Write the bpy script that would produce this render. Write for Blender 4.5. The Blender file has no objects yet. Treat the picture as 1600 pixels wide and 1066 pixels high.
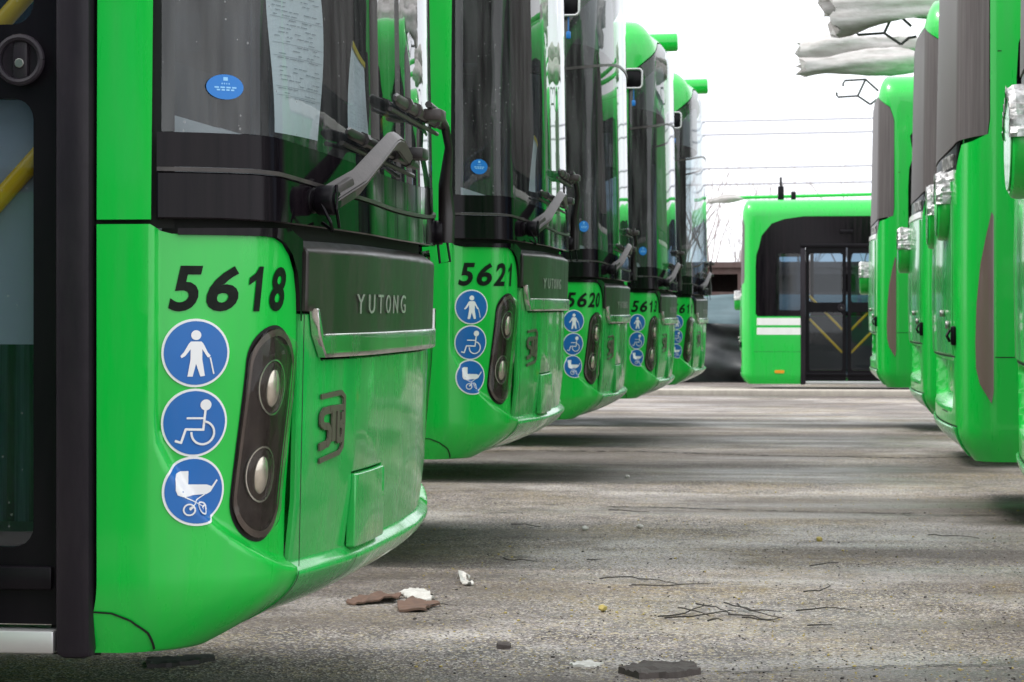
import bpy, bmesh, math, random
from mathutils import Vector, Matrix, noise
R = math.radians
random.seed(7)
sc = bpy.context.scene
C = sc.collection

# ------------------------------------------------------------------ camera, sky, sun, exposure
FPX = 3778.0
YAW = math.atan(496 / FPX)
cam = bpy.data.cameras.new('camera')
cam.sensor_width = 36; cam.lens = 36 * FPX / 1600
cam.shift_y = -52 / 1600
cam.clip_start = 0.1; cam.clip_end = 800
cam.dof.use_dof = True; cam.dof.focus_distance = 6.3; cam.dof.aperture_fstop = 17.0
co = bpy.data.objects.new('camera', cam); C.objects.link(co)
co.location = (0, 0, 1.08); co.rotation_euler = (R(90), 0, YAW)
sc.camera = co
w = bpy.data.worlds.new('World'); sc.world = w; w.use_nodes = True
nt = w.node_tree; nt.nodes.clear()
out = nt.nodes.new('ShaderNodeOutputWorld'); bg = nt.nodes.new('ShaderNodeBackground')
sky = nt.nodes.new('ShaderNodeTexSky'); sky.sky_type = 'NISHITA'; sky.sun_disc = False
SUN_EL, SUN_AZ = R(56), R(266)
sky.sun_elevation = SUN_EL; sky.sun_rotation = SUN_AZ; sky.dust_density = 4
mix = nt.nodes.new('ShaderNodeMix'); mix.data_type = 'RGBA'; mix.inputs[0].default_value = 0.93
nt.links.new(sky.outputs[0], mix.inputs[6])
# even cloud cover, slightly mottled
tc = nt.nodes.new('ShaderNodeTexCoord'); nz = nt.nodes.new('ShaderNodeTexNoise'); nz.inputs['Scale'].default_value = 2.2; nz.inputs['Detail'].default_value = 4
cr = nt.nodes.new('ShaderNodeValToRGB'); cr.color_ramp.elements[0].position = .3; cr.color_ramp.elements[1].position = .7
cr.color_ramp.elements[0].color = (9.0, 9.4, 10.2, 1); cr.color_ramp.elements[1].color = (12.5, 12.5, 12.6, 1)
nt.links.new(tc.outputs['Generated'], nz.inputs['Vector']); nt.links.new(nz.outputs[0], cr.inputs[0])
nt.links.new(cr.outputs[0], mix.inputs[7]); nt.links.new(mix.outputs[2], bg.inputs[0]); nt.links.new(bg.outputs[0], out.inputs[0])
bg.inputs[1].default_value = 0.11
sl = bpy.data.lights.new('sun', 'SUN'); sl.energy = 1.5; sl.angle = R(12); sl.color = (1, .97, .92)
so = bpy.data.objects.new('sun', sl); C.objects.link(so)
sd = Vector((math.sin(SUN_AZ) * math.cos(SUN_EL), math.cos(SUN_AZ) * math.cos(SUN_EL), math.sin(SUN_EL)))
so.rotation_euler = sd.to_track_quat('Z', 'Y').to_euler()
sc.view_settings.view_transform = 'Standard'; sc.view_settings.look = 'None'
sc.view_settings.exposure = 0.75; sc.view_settings.gamma = 1
sc.cycles.max_bounces = 8; sc.cycles.transparent_max_bounces = 16

# ------------------------------------------------------------------ materials
def mat(name, col, rough=.5, metal=0, coat=0, dirt=0, dirtcol=(.16, .14, .12), dscale=(6, 6, 1.5), bump=0, bscale=60, spec=.5, rvar=0, emit=None):
    m = bpy.data.materials.new(name); m.use_nodes = True; n = m.node_tree; b = n.nodes['Principled BSDF']
    b.inputs['Base Color'].default_value = (*col, 1); b.inputs['Roughness'].default_value = rough
    b.inputs['Metallic'].default_value = metal; b.inputs['Coat Weight'].default_value = coat; b.inputs['Coat Roughness'].default_value = .06
    b.inputs['Specular IOR Level'].default_value = spec
    t = n.nodes.new('ShaderNodeTexCoord')
    if dirt or rvar:
        mp = n.nodes.new('ShaderNodeMapping'); mp.inputs['Scale'].default_value = dscale
        z = n.nodes.new('ShaderNodeTexNoise'); z.inputs['Scale'].default_value = 1.6; z.inputs['Detail'].default_value = 9; z.inputs['Roughness'].default_value = .65
        n.links.new(t.outputs['Object'], mp.inputs[0]); n.links.new(mp.outputs[0], z.inputs['Vector'])
        r = n.nodes.new('ShaderNodeMapRange'); r.inputs[1].default_value = .42; r.inputs[2].default_value = .75; r.inputs[3].default_value = 0; r.inputs[4].default_value = dirt
        n.links.new(z.outputs[0], r.inputs[0])
        if dirt:
            x = n.nodes.new('ShaderNodeMix'); x.data_type = 'RGBA'; x.inputs[6].default_value = (*col, 1); x.inputs[7].default_value = (*dirtcol, 1)
            n.links.new(r.outputs[0], x.inputs[0]); n.links.new(x.outputs[2], b.inputs['Base Color'])
        if rvar:
            q = n.nodes.new('ShaderNodeMapRange'); q.inputs[1].default_value = .3; q.inputs[2].default_value = .7; q.inputs[3].default_value = max(.02, rough - rvar); q.inputs[4].default_value = rough + rvar
            n.links.new(z.outputs[0], q.inputs[0]); n.links.new(q.outputs[0], b.inputs['Roughness'])
    if bump:
        z2 = n.nodes.new('ShaderNodeTexNoise'); z2.inputs['Scale'].default_value = bscale; z2.inputs['Detail'].default_value = 5
        bp = n.nodes.new('ShaderNodeBump'); bp.inputs['Strength'].default_value = bump; bp.inputs['Distance'].default_value = .004
        n.links.new(t.outputs['Object'], z2.inputs['Vector']); n.links.new(z2.outputs[0], bp.inputs['Height']); n.links.new(bp.outputs[0], b.inputs['Normal'])
    if emit:
        b.inputs['Emission Color'].default_value = (*emit, 1); b.inputs['Emission Strength'].default_value = 1
    return m

def glass(name, tint, dirt=.06, rough=.02, dirtcol=(.35, .36, .36), f0=.045):
    m = bpy.data.materials.new(name); m.use_nodes = True; n = m.node_tree; n.nodes.clear()
    o = n.nodes.new('ShaderNodeOutputMaterial'); tr = n.nodes.new('ShaderNodeBsdfTransparent'); tr.inputs[0].default_value = (*tint, 1)
    gl = n.nodes.new('ShaderNodeBsdfGlossy'); gl.inputs['Roughness'].default_value = rough
    lw = n.nodes.new('ShaderNodeLayerWeight'); lw.inputs[0].default_value = .5
    p = n.nodes.new('ShaderNodeMath'); p.operation = 'POWER'; p.inputs[1].default_value = 5
    ma = n.nodes.new('ShaderNodeMath'); ma.operation = 'MULTIPLY_ADD'; ma.inputs[1].default_value = 1 - f0; ma.inputs[2].default_value = f0
    n.links.new(lw.outputs['Facing'], p.inputs[0]); n.links.new(p.outputs[0], ma.inputs[0])
    df = n.nodes.new('ShaderNodeBsdfDiffuse'); df.inputs[0].default_value = (*dirtcol, 1)
    t = n.nodes.new('ShaderNodeTexCoord'); mp = n.nodes.new('ShaderNodeMapping'); mp.inputs['Scale'].default_value = (16, 16, 1.6)
    z = n.nodes.new('ShaderNodeTexNoise'); z.inputs['Scale'].default_value = 1.5; z.inputs['Detail'].default_value = 4; z.inputs['Roughness'].default_value = .5
    n.links.new(t.outputs['Object'], mp.inputs[0]); n.links.new(mp.outputs[0], z.inputs['Vector'])
    r = n.nodes.new('ShaderNodeMapRange'); r.inputs[1].default_value = .35; r.inputs[2].default_value = .75; r.inputs[3].default_value = dirt * .25; r.inputs[4].default_value = dirt * 2.2
    n.links.new(z.outputs[0], r.inputs[0])
    v = n.nodes.new('ShaderNodeTexVoronoi'); v.inputs['Scale'].default_value = 55; n.links.new(t.outputs['Object'], v.inputs['Vector'])
    sc_ = n.nodes.new('ShaderNodeSeparateColor'); n.links.new(v.outputs['Color'], sc_.inputs[0])
    th = n.nodes.new('ShaderNodeMath'); th.operation = 'MULTIPLY'; th.inputs[1].default_value = .32; n.links.new(sc_.outputs[1], th.inputs[0])
    th2 = n.nodes.new('ShaderNodeMath'); th2.operation = 'SUBTRACT'; th2.inputs[1].default_value = .14; n.links.new(th.outputs[0], th2.inputs[0])
    lt = n.nodes.new('ShaderNodeMath'); lt.operation = 'LESS_THAN'; n.links.new(v.outputs['Distance'], lt.inputs[0]); n.links.new(th2.outputs[0], lt.inputs[1])
    ad = n.nodes.new('ShaderNodeMath'); ad.operation = 'MULTIPLY_ADD'; ad.use_clamp = True; ad.inputs[1].default_value = .35 if dirt > .03 else .12; n.links.new(lt.outputs[0], ad.inputs[0]); n.links.new(r.outputs[0], ad.inputs[2])
    a = n.nodes.new('ShaderNodeMixShader'); n.links.new(ad.outputs[0], a.inputs[0]); n.links.new(tr.outputs[0], a.inputs[1]); n.links.new(df.outputs[0], a.inputs[2])
    b = n.nodes.new('ShaderNodeMixShader'); n.links.new(ma.outputs[0], b.inputs[0]); n.links.new(a.outputs[0], b.inputs[1]); n.links.new(gl.outputs[0], b.inputs[2])
    n.links.new(b.outputs[0], o.inputs[0])
    return m

M = {}
G = (.001, .49, .045)
M['green'] = mat('green_paint', G, .32, coat=.45, dirt=.2, dirtcol=(.05, .24, .08), dscale=(9, 9, 1.2), rvar=.1)
M['green_dirty'] = mat('green_paint_dusty', (.012, .40, .065), .28, coat=.5, dirt=.42, dirtcol=(.12, .22, .12), dscale=(9, 9, 1.2), rvar=.12)
M['black_gloss'] = mat('black_gloss_trim', (.004, .003, .0045), .1, dirt=.8, dirtcol=(.016, .011, .014), dscale=(18, 18, .6), rvar=.07, spec=.14)  # dirt mix stretched into vertical streaks that imitate streaky reflections
M['grey_gloss'] = mat('dusty_dark_grille', (.018, .015, .014), .36, dirt=.6, dirtcol=(.07, .056, .05), rvar=.1)
M['black'] = mat('black_plastic', (.004, .003, .005), .33, dirt=.12, dirtcol=(.03, .026, .028), spec=.15)
M['gap'] = mat('dark_gap', (.004, .004, .004), .8)
M['rubber'] = mat('rubber', (.016, .013, .018), .36, dirt=.4, dirtcol=(.045, .038, .043), bump=.25, bscale=25, spec=.2)
M['chrome'] = mat('dull_chrome', (.72, .72, .70), .24, 1, dirt=.5, dirtcol=(.25, .23, .2), rvar=.1)
M['silver'] = mat('aluminium', (.55, .55, .55), .4, .8)
M['wiper'] = mat('dusty_wiper_plastic', (.03, .025, .024), .42, dirt=.6, dirtcol=(.10, .085, .078), bump=.15, bscale=120)
M['wiper_dark'] = mat('dark_wiper_rubber', (.012, .010, .010), .4, dirt=.25, dirtcol=(.06, .05, .05))
M['blue'] = mat('sticker_blue', (.003, .125, .43), .35, dirt=.12)
M['white'] = mat('sticker_white', (.78, .79, .8), .4, dirt=.15, dirtcol=(.5, .5, .45))
M['stripe'] = mat('white_stripe_paint', (.8, .8, .78), .35, coat=.3, dirt=.1)
M['number'] = mat('black_number_film', (.005, .008, .006), .45, dirt=.3, dirtcol=(.03, .04, .03), dscale=(20, 20, 20), spec=.12)
M['paper'] = mat('paper', (.84, .86, .87), .7)
M['ink'] = mat('printing_ink', (.45, .47, .49), .7)
M['ink_dark'] = mat('barcode_ink', (.03, .03, .03), .7)
M['yellow'] = mat('yellow_handrail', (.9, .5, .0), .35, coat=.2)
M['yellow_paper'] = mat('yellow_paper', (.7, .5, .03), .6)
M['sky_blue'] = mat('blue_sticker', (.005, .17, .55), .4)
M['pale_blue'] = mat('sticker_print', (.25, .55, .85), .4)
M['inner'] = mat('interior_grey', (.11, .11, .12), .6)
M['inner_light'] = mat('interior_light_grey', (.42, .44, .46), .55)
M['floor'] = mat('interior_floor', (.06, .065, .07), .6)
M['seat'] = mat('seat_fabric', (.03, .07, .09), .8)
M['dash'] = mat('dashboard_pale', (.36, .36, .38), .45)
M['reflection_streaks'] = mat('driver_partition', (.018, .026, .034), .35, dirt=1, dirtcol=(.28, .36, .43), dscale=(18, 11, .4))  # blue-grey vertical streaks in the colour stand in for windscreen reflections
M['tyre'] = mat('tyre', (.015, .015, .015), .8)
M['rim'] = mat('rim', (.3, .3, .3), .5, .6)
M['lamp_brown'] = mat('smoked_tail_lamp', (.17, .115, .105), .12, coat=.6, dirt=.3, dirtcol=(.2, .16, .15))
M['lamp_inner'] = mat('headlamp_inner', (.016, .012, .011), .2, coat=.2, dirt=.5, dirtcol=(.05, .038, .034), dscale=(20, 20, 6), spec=.15)
M['lamp_edge'] = mat('headlamp_edge_highlight', (.11, .085, .075), .25, metal=.4, dirt=.6, dirtcol=(.04, .03, .028), dscale=(14, 14, 5))
M['reflector'] = mat('headlamp_reflector', (.86, .83, .77), .22, metal=.8)
M['amber'] = mat('amber_marker', (.75, .3, .01), .3)
M['glass'] = glass('windscreen_glass', (.62, .68, .7), .085)
M['side_glass'] = glass('tinted_side_glass', (.30, .40, .48), .02)
M['door_glass'] = glass('door_glass', (.50, .58, .64), .012)
M['lens'] = glass('headlamp_lens', (.93, .92, .9), .018, .03, (.3, .25, .22), .022)
M['rear_glass'] = mat('dusty_rear_glass', (.10, .086, .086), .5, dirt=.7, dirtcol=(.19, .17, .168), dscale=(30, 30, .5), rvar=.06, spec=.22)
M['tape'] = mat('crumpled_silver_tape', (.6, .6, .6), .35, metal=.5, dirt=.95, dirtcol=(.10, .09, .085), dscale=(22, 22, 16), bump=1, bscale=40)
M['wrap'] = mat('grey_plastic_wrapping', (.46, .44, .43), .55, dirt=.6, dirtcol=(.17, .14, .12), dscale=(3, 9, 18), bump=1, bscale=25)
M['steel'] = mat('thin_steel_wire', (.06, .065, .06), .5)
M['letter'] = mat('silver_letter', (.42, .41, .39), .3, .4, dirt=.2)
M['screw'] = mat('screw_metal', (.35, .34, .32), .35, 1)

# ------------------------------------------------------------------ helpers
def link(name, me, m, parent=None):
    o = bpy.data.objects.new(name, me); C.objects.link(o)
    if isinstance(m, (list, tuple)):
        for k in m: me.materials.append(k)
    elif m: me.materials.append(m)
    if parent: o.parent = parent
    return o

def build(name, bm, m, parent=None, smooth=True, ang=38):
    me = bpy.data.meshes.new(name); bm.to_mesh(me); bm.free()
    if smooth:
        for p in me.polygons: p.use_smooth = True
        me.set_sharp_from_angle(angle=R(ang))
    return link(name, me, m, parent)

def empty(name, loc=(0, 0, 0), rz=0):
    o = bpy.data.objects.new(name, None); C.objects.link(o); o.location = loc; o.rotation_euler = (0, 0, rz); o.empty_display_size = .2
    return o

def tag(o, label=None, cat=None, group=None, kind=None):
    if label: o['label'] = label
    if cat: o['category'] = cat
    if group: o['group'] = group
    if kind: o['kind'] = kind
    return o

def kids(o): return [c for c in bpy.data.objects if c.parent == o]
def copy_tree(o, parent=None):
    c = o.copy(); C.objects.link(c); c.parent = parent
    for k in kids(o): copy_tree(k, c)
    return c

def box(bm, c, s, rot=None, bev=0):
    r = bmesh.ops.create_cube(bm, size=1)
    vs = r['verts']
    mt = Matrix.Translation(c) @ (rot.to_4x4() if rot else Matrix()) @ Matrix.Diagonal((*s, 1))
    bmesh.ops.transform(bm, matrix=mt, verts=vs)
    if bev:
        es = list({e for v in vs for e in v.link_edges})
        bmesh.ops.bevel(bm, geom=es, offset=bev, segments=2, affect='EDGES', profile=.5)

def tube(bm, pts, rad, n=10, cap=True, flat=None):
    pts = [Vector(p) for p in pts]
    if not isinstance(rad, (list, tuple)): rad = [rad] * len(pts)
    rings = []; up = None
    for i, p in enumerate(pts):
        d = (pts[min(i + 1, len(pts) - 1)] - pts[max(i - 1, 0)]).normalized()
        if up is None:
            up = Vector((0, 0, 1)) if abs(d.z) < .9 else Vector((1, 0, 0))
        a = d.cross(up).normalized(); b = a.cross(d).normalized(); up = b
        fa, fb = flat if flat else (1, 1)
        rings.append([bm.verts.new(p + (a * math.cos(2 * math.pi * k / n) * fa + b * math.sin(2 * math.pi * k / n) * fb) * rad[i]) for k in range(n)])
    for r0, r1 in zip(rings, rings[1:]):
        for k in range(n): bm.faces.new((r0[k], r0[(k + 1) % n], r1[(k + 1) % n], r1[k]))
    if cap:
        bm.faces.new(rings[0][::-1]); bm.faces.new(rings[-1])

def cyl(bm, p0, p1, r, n=28, bev=0):
    p0, p1 = Vector(p0), Vector(p1)
    if bev:
        d = (p1 - p0).normalized()
        tube(bm, [p0, p0 + d * .0001, p0 + d * bev * .4, p0 + d * bev, p1 - d * bev, p1 - d * bev * .4, p1 - d * .0001, p1], [r - bev, r - bev, r - bev * .25, r, r, r - bev * .25, r - bev, r - bev], n)
    else: tube(bm, [p0, p1], r, n)

def prism(bm, poly, axis_o, ax, ay, depth):
    """closed prism of a 2D polygon; depth is a vector"""
    o, ax, ay, depth = map(Vector, (axis_o, ax, ay, depth))
    a = [bm.verts.new(o + ax * x + ay * y) for x, y in poly]; b = [bm.verts.new(v.co + depth) for v in a]
    n = len(a)
    bm.faces.new(a); bm.faces.new(b[::-1])
    for i in range(n): bm.faces.new((a[i], b[i], b[(i + 1) % n], a[(i + 1) % n]))
    bmesh.ops.recalc_face_normals(bm, faces=bm.faces[:])

def lines(a, b, st):
    n = max(1, int(math.ceil((b - a) / st))); return [a + (b - a) * i / n for i in range(1, n)]
def cuts_for(a, b, dense, coarse, fine_from, fine_to):
    o = []
    v = a
    while v < b:
        st = dense if fine_from <= abs(v) <= fine_to else coarse
        v += st
        if v < b: o.append(v)
    return o

def patch(bm, loops, fn, off=0, skirt=0, ucuts=None, zcuts=None, chamfer=0, disp=None, plain=False):
    """one flat region of the (u,z) plane, cut fine and wrapped on to a body surface"""
    b = bmesh.new(); es = []
    for lp in loops:
        vs = [b.verts.new((p[0], p[1], 0)) for p in lp]
        for i in range(len(vs)):
            es.append(b.edges.new((vs[i], vs[(i + 1) % len(vs)])))
    bmesh.ops.triangle_fill(b, use_beauty=True, edges=es, normal=(0, 0, 1))
    if chamfer:
        bmesh.ops.inset_region(b, faces=b.faces[:], thickness=chamfer, depth=0, use_even_offset=True, use_boundary=True)
    diag = True
    us = [p[0] for lp in loops for p in lp]; zs = [p[1] for lp in loops for p in lp]
    if ucuts is None: ucuts = [v for v in cuts_for(-1.45, 1.45, .03, .08, .85, 1.40) if min(us) < v < max(us)] + (lines(1.45, max(us), .3) if max(us) > 1.5 else []) + ([-v for v in lines(1.45, -min(us), .3)] if min(us) < -1.5 else [])
    if zcuts is None: zcuts = lines(min(zs), max(zs), .15)
    for u in ucuts:
        if min(us) < u < max(us): bmesh.ops.bisect_plane(b, geom=b.verts[:] + b.edges[:] + b.faces[:], plane_co=(u, 0, 0), plane_no=(1, 0, 0), dist=1e-5)
    for z in zcuts:
        if min(zs) < z < max(zs): bmesh.ops.bisect_plane(b, geom=b.verts[:] + b.edges[:] + b.faces[:], plane_co=(0, z, 0), plane_no=(0, 1, 0), dist=1e-5)
    if not plain and not chamfer and (len(ucuts) > 1 and len(zcuts) > 1):      # drop the diagonals left by the fill: a clean grid shades evenly
        dg = [e for e in b.edges if not e.is_boundary and abs(e.verts[0].co.x - e.verts[1].co.x) > 2e-5 and abs(e.verts[0].co.y - e.verts[1].co.y) > 2e-5]
        if dg: bmesh.ops.dissolve_edges(b, edges=dg, use_verts=False)
    bound = set(v for e in b.edges if e.is_boundary for v in e.verts)
    bedge = [(e.verts[0], e.verts[1]) for e in b.edges if e.is_boundary]
    mp = {}
    for v in b.verts:
        o = off + (disp(v.co.x, v.co.y) if disp else 0) - (chamfer * .8 if (chamfer and v in bound) else 0)
        mp[v] = bm.verts.new(fn(v.co.x, v.co.y, o))
    # winding check
    fl = None; nf = []
    for f in b.faces:
        vs = [mp[v] for v in f.verts]
        if fl is None:
            c = f.calc_center_median(); p = Vector(fn(c.x, c.y, 0)); q = Vector(fn(c.x, c.y, .05))
            a0, a1, a2 = vs[0].co, vs[1].co, vs[2].co
            nn = (a1 - a0).cross(a2 - a0)
            if nn.length < 1e-9: 
                fl0 = False
            else: fl = nn.dot(q - p) < 0
        nf.append(vs)
    for vs in nf:
        try: bm.faces.new(vs[::-1] if fl else vs)
        except ValueError: pass
    if skirt:
        sk = {}
        for v in bound:
            sk[v] = bm.verts.new(fn(v.co.x, v.co.y, off - skirt + (disp(v.co.x, v.co.y) if disp else 0)))
        for a, c in bedge:
            try: bm.faces.new((mp[a], mp[c], sk[c], sk[a]))
            except ValueError: pass
    b.free()

def P(name, loops, fn, m, parent, off=0, skirt=.01, **k):
    if not isinstance(loops[0][0], (list, tuple)) : loops = [loops]
    bm = bmesh.new(); patch(bm, loops, fn, off, skirt, **k)
    return build(name, bm, m, parent)

def rect(u0, u1, z0, z1, r=0, n=5):
    if not r: return [(u0, z0), (u1, z0), (u1, z1), (u0, z1)]
    o = []
    for cx, cz, a in ((u1 - r, z0 + r, -90), (u1 - r, z1 - r, 0), (u0 + r, z1 - r, 90), (u0 + r, z0 + r, 180)):
        for i in range(n + 1):
            t = R(a + 90 * i / n); o.append((cx + r * math.cos(t), cz + r * math.sin(t)))
    return o
def circ(cx, cy, rx, ry=None, n=40):
    ry = ry or rx
    return [(cx + rx * math.cos(2 * math.pi * i / n), cy + ry * math.sin(2 * math.pi * i / n)) for i in range(n)]
def stroke(pts, w):
    """thick polyline as quads + round joints"""
    o = []
    for (x0, y0), (x1, y1) in zip(pts, pts[1:]):
        dx, dy = x1 - x0, y1 - y0; l = math.hypot(dx, dy) or 1; nx, ny = -dy / l * w / 2, dx / l * w / 2
        o.append([(x0 + nx, y0 + ny), (x0 - nx, y0 - ny), (x1 - nx, y1 - ny), (x1 + nx, y1 + ny)])
    for p in pts[1:-1]: o.append(circ(p[0], p[1], w / 2, n=10))
    return o
def ring_pts(cx, cy, r, a0=0, a1=360, n=28): return [(cx + r * math.cos(R(a0 + (a1 - a0) * i / n)), cy + r * math.sin(R(a0 + (a1 - a0) * i / n))) for i in range(n + 1)]

_tc = {}
def text_mesh(s, bold=0.0, shear=0.0):
    """2D triangles of a text, unit cap height, starts at x=0"""
    key = (s, bold, shear)
    if key in _tc: return _tc[key]
    cu = bpy.data.curves.new('text', 'FONT'); cu.body = s; cu.offset = bold; cu.shear = shear; cu.resolution_u = 4
    o = bpy.data.objects.new('text', cu); C.objects.link(o)
    dg = bpy.context.evaluated_depsgraph_get(); dg.update()
    me = bpy.data.meshes.new_from_object(o.evaluated_get(dg))
    vs = [(v.co.x, v.co.y) for v in me.vertices]; fs = [tuple(p.vertices) for p in me.polygons]
    bpy.data.objects.remove(o); bpy.data.curves.remove(cu); bpy.data.meshes.remove(me)
    x0 = min(v[0] for v in vs); x1 = max(v[0] for v in vs); y0 = min(v[1] for v in vs); y1 = max(v[1] for v in vs); h = y1 - y0
    vs = [((x - x0) / h, (y - y0) / h) for x, y in vs]
    _tc[key] = (vs, fs, (x1 - x0) / h)
    return _tc[key]

def text_on(bm, s, fn, u0, u1, z0, z1, off, bold=.02, shear=0, depth=0, rot=False, ustep=.02):
    """wrap a text between u0 (reading start) and u1"""
    vs, fs, wd = text_mesh(s, bold, shear)
    b = bmesh.new(); bv = []
    for x, y in vs: bv.append(b.verts.new((u0 + (u1 - u0) * x / wd, z0 + (z1 - z0) * y, 0)))
    for f in fs:
        try: b.faces.new([bv[i] for i in f])
        except ValueError: pass
    lo, hi = min(u0, u1), max(u0, u1)
    for u in lines(lo, hi, ustep): bmesh.ops.bisect_plane(b, geom=b.verts[:] + b.edges[:] + b.faces[:], plane_co=(u, 0, 0), plane_no=(1, 0, 0), dist=1e-6)
    mp = {v: bm.verts.new(fn(v.co.x, v.co.y, off)) for v in b.verts}
    for f in b.faces: bm.faces.new([mp[v] for v in f.verts])
    if depth:
        bed = [e for e in b.edges if e.is_boundary]
        sk = {v: bm.verts.new(fn(v.co.x, v.co.y, off - depth)) for e in bed for v in e.verts}
        for e in bed:
            a, c = e.verts; bm.faces.new((mp[a], mp[c], sk[c], sk[a]))
    b.free()

# ------------------------------------------------------------------ body surfaces of the bus
def make_plan(LB, B1, RC, A2):
    pts = []; x = y = 0.0; n = 100
    for i in range(n + 1):
        pts.append((i * LB / n, x, y, R(90 + (B1 - 90) * i / n)))
        if i < n:
            a = R(90 + (B1 - 90) * (i + .5) / n); x -= math.cos(a) * LB / n; y += math.sin(a) * LB / n
    L = RC * R(B1 - A2); m = 40
    for i in range(m):
        a = R(B1 + (A2 - B1) * (i + .5) / m); x -= math.cos(a) * L / m; y += math.sin(a) * L / m
        pts.append((LB + (i + 1) * L / m, x, y, R(B1 + (A2 - B1) * (i + 1) / m)))
    return pts
FP = make_plan(1.03, 78.5, .30, 15)
RP = make_plan(1.076, 85.5, .205, 0)
UF, UR = FP[-1][0], RP[-1][0]
HW = FP[-1][2]; RSC = HW / RP[-1][2]
LEN = 12.0
def plan(pl, LB, u):
    a = abs(u); U = pl[-1][0]
    if a >= U: return pl[-1][1] - (a - U), pl[-1][2], 0.0
    i = min(99, int(a / LB * 100)) if a <= LB else 100 + min(39, int((a - LB) / (U - LB) * 40))
    p, q = pl[i], pl[i + 1]; t = (a - p[0]) / (q[0] - p[0])
    return p[1] + t * (q[1] - p[1]), p[2] + t * (q[2] - p[2]), p[3] + t * (q[3] - p[3])
def sm(t):
    t = max(0., min(1., t)); return t * t * (3 - 2 * t)
def roofz(z, x):
    if z <= 3.0: return z
    k = .727 + .273 * sm((x + 3.4) / 1.2)
    return 3.0 + (z - 3.0) * k
HT = 3.56
def SF(u, z, off=0):
    x, y, a = plan(FP, 1.03, u); s = 1 if u >= 0 else -1
    x += math.sin(a) * off; y += math.cos(a) * off
    wf = sm(1 - (abs(u) - .7) / .75)
    x += (.022 if u > 0 else .004) * sm((abs(u) - .1) / .5) * sm((1.33 - abs(u)) / .28)
    t = max(0, (.50 - z) / .16)
    fall = 1 if abs(u) < UF else max(0, 1 - (abs(u) - UF) / .5)
    x -= .25 * t ** 2.0 * (.25 + .75 * wf) * fall; y -= .03 * t ** 1.7
    if z > .5: x += .02 * min(1, (z - .5) / .7) * wf
    if z > 1.26: x -= .015 * (z - 1.26) * wf; y -= .012 * (z - 1.26)
    if z > 3.25:
        c = 1 - math.sqrt(max(0, 1 - ((z - 3.25) / (HT - 3.25)) ** 2))
        y *= 1 - .3 * c / HW; x -= .42 * c * wf
    return (x, -s * y, roofz(z, x))
def niche(u, z):
    return -.075 * sm((.86 - z) / .02) * sm((z - .60) / .05) * sm((.98 + (z - .6) * .25 - abs(u)) / .05)
def SR(u, z, off=0):
    x, y, a = plan(RP, 1.076, u); s = 1 if u >= 0 else -1
    y *= RSC
    x += math.sin(a) * off; y += math.cos(a) * off
    wf = sm(1 - (abs(u) - .8) / .55)
    t = max(0, (.5 - z) / .16)
    fall = 1 if abs(u) < UR else max(0, 1 - (abs(u) - UR) / .5)
    x -= .17 * t ** 1.7 * (.25 + .75 * wf) * fall; y -= .03 * t ** 1.7
    if z > .5: x += .015 * min(1, (z - .5) / .7) * wf
    if z > 1.26: x -= .02 * (z - 1.26) * wf; y -= .012 * (z - 1.26)
    if z > 3.2:
        c = 1 - math.sqrt(max(0, 1 - ((z - 3.2) / (HT - 3.2)) ** 2))
        y *= 1 - .3 * c / HW; x -= .3 * c * wf
    return (-LEN - x, -s * y, roofz(z, -LEN - x))
U6F = UF + (6 - abs(FP[-1][1])); U6R = UR + (6 - abs(RP[-1][1]))
def xF(x): return UF + (-x - abs(FP[-1][1]))      # u on the side for a local x (front half)
def xR(x): return UR + (LEN + x - abs(RP[-1][1]))

def lipz(a):
    t = max(0, (a - .9) / .445)
    return .497 + .19 * t ** 2 + .1 * t ** 6
def lip(u, z):
    a = abs(u)
    t = max(0, (a - .9) / .445)
    slope = (.38 * t + .6 * t ** 5) / .445
    d = (z - lipz(a)) / math.sqrt(1 + slope * slope)
    e = 1.352 - a
    k = sm((d + .004) / .026) * sm(e / .014) if e > 0 else 0
    dep = .036 - .019 * sm((z - .60) / .4)
    return -dep * k

arch = [(u, 3.42 - .35 * (max(0, abs(u) - .55) / .8) ** 2.2) for u in [1.345 - i * .0769 for i in range(36)]]
def corner_edge():    # top right edge of the painted corner, from the top lip down to the seam
    return [(1.12, 1.238), (1.06, 1.234), (1.02, 1.222), (.985, 1.196), (.96, 1.16), (.946, 1.11), (.94, 1.05)]

def wheel_arch(cu, r=.56, z0=.34):
    return [(cu + r * math.cos(R(a)), .49 + r * math.sin(R(a))) for a in range(-15, 196, 15)]

DOOR_F = (-.33 - .11 - .084, -.33 - .11 - .084 - 1.28)        # x range of the front door
DOOR_R = (-LEN + 1.05 + 1.28, -LEN + 1.05)                    # rear door, x range
FCUT = cuts_for(-1.30, 1.30, .014, .07, .86, 1.32) + [sg * v for sg in (1, -1) for v in tuple(1.195 + .006 * k for k in range(24)) + (UF, UF + .03, UF + .07)] + [1.338, 1.3415, 1.345, 1.3485, 1.352, -1.338, -1.3415, -1.345, -1.3485, -1.352]

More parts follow.
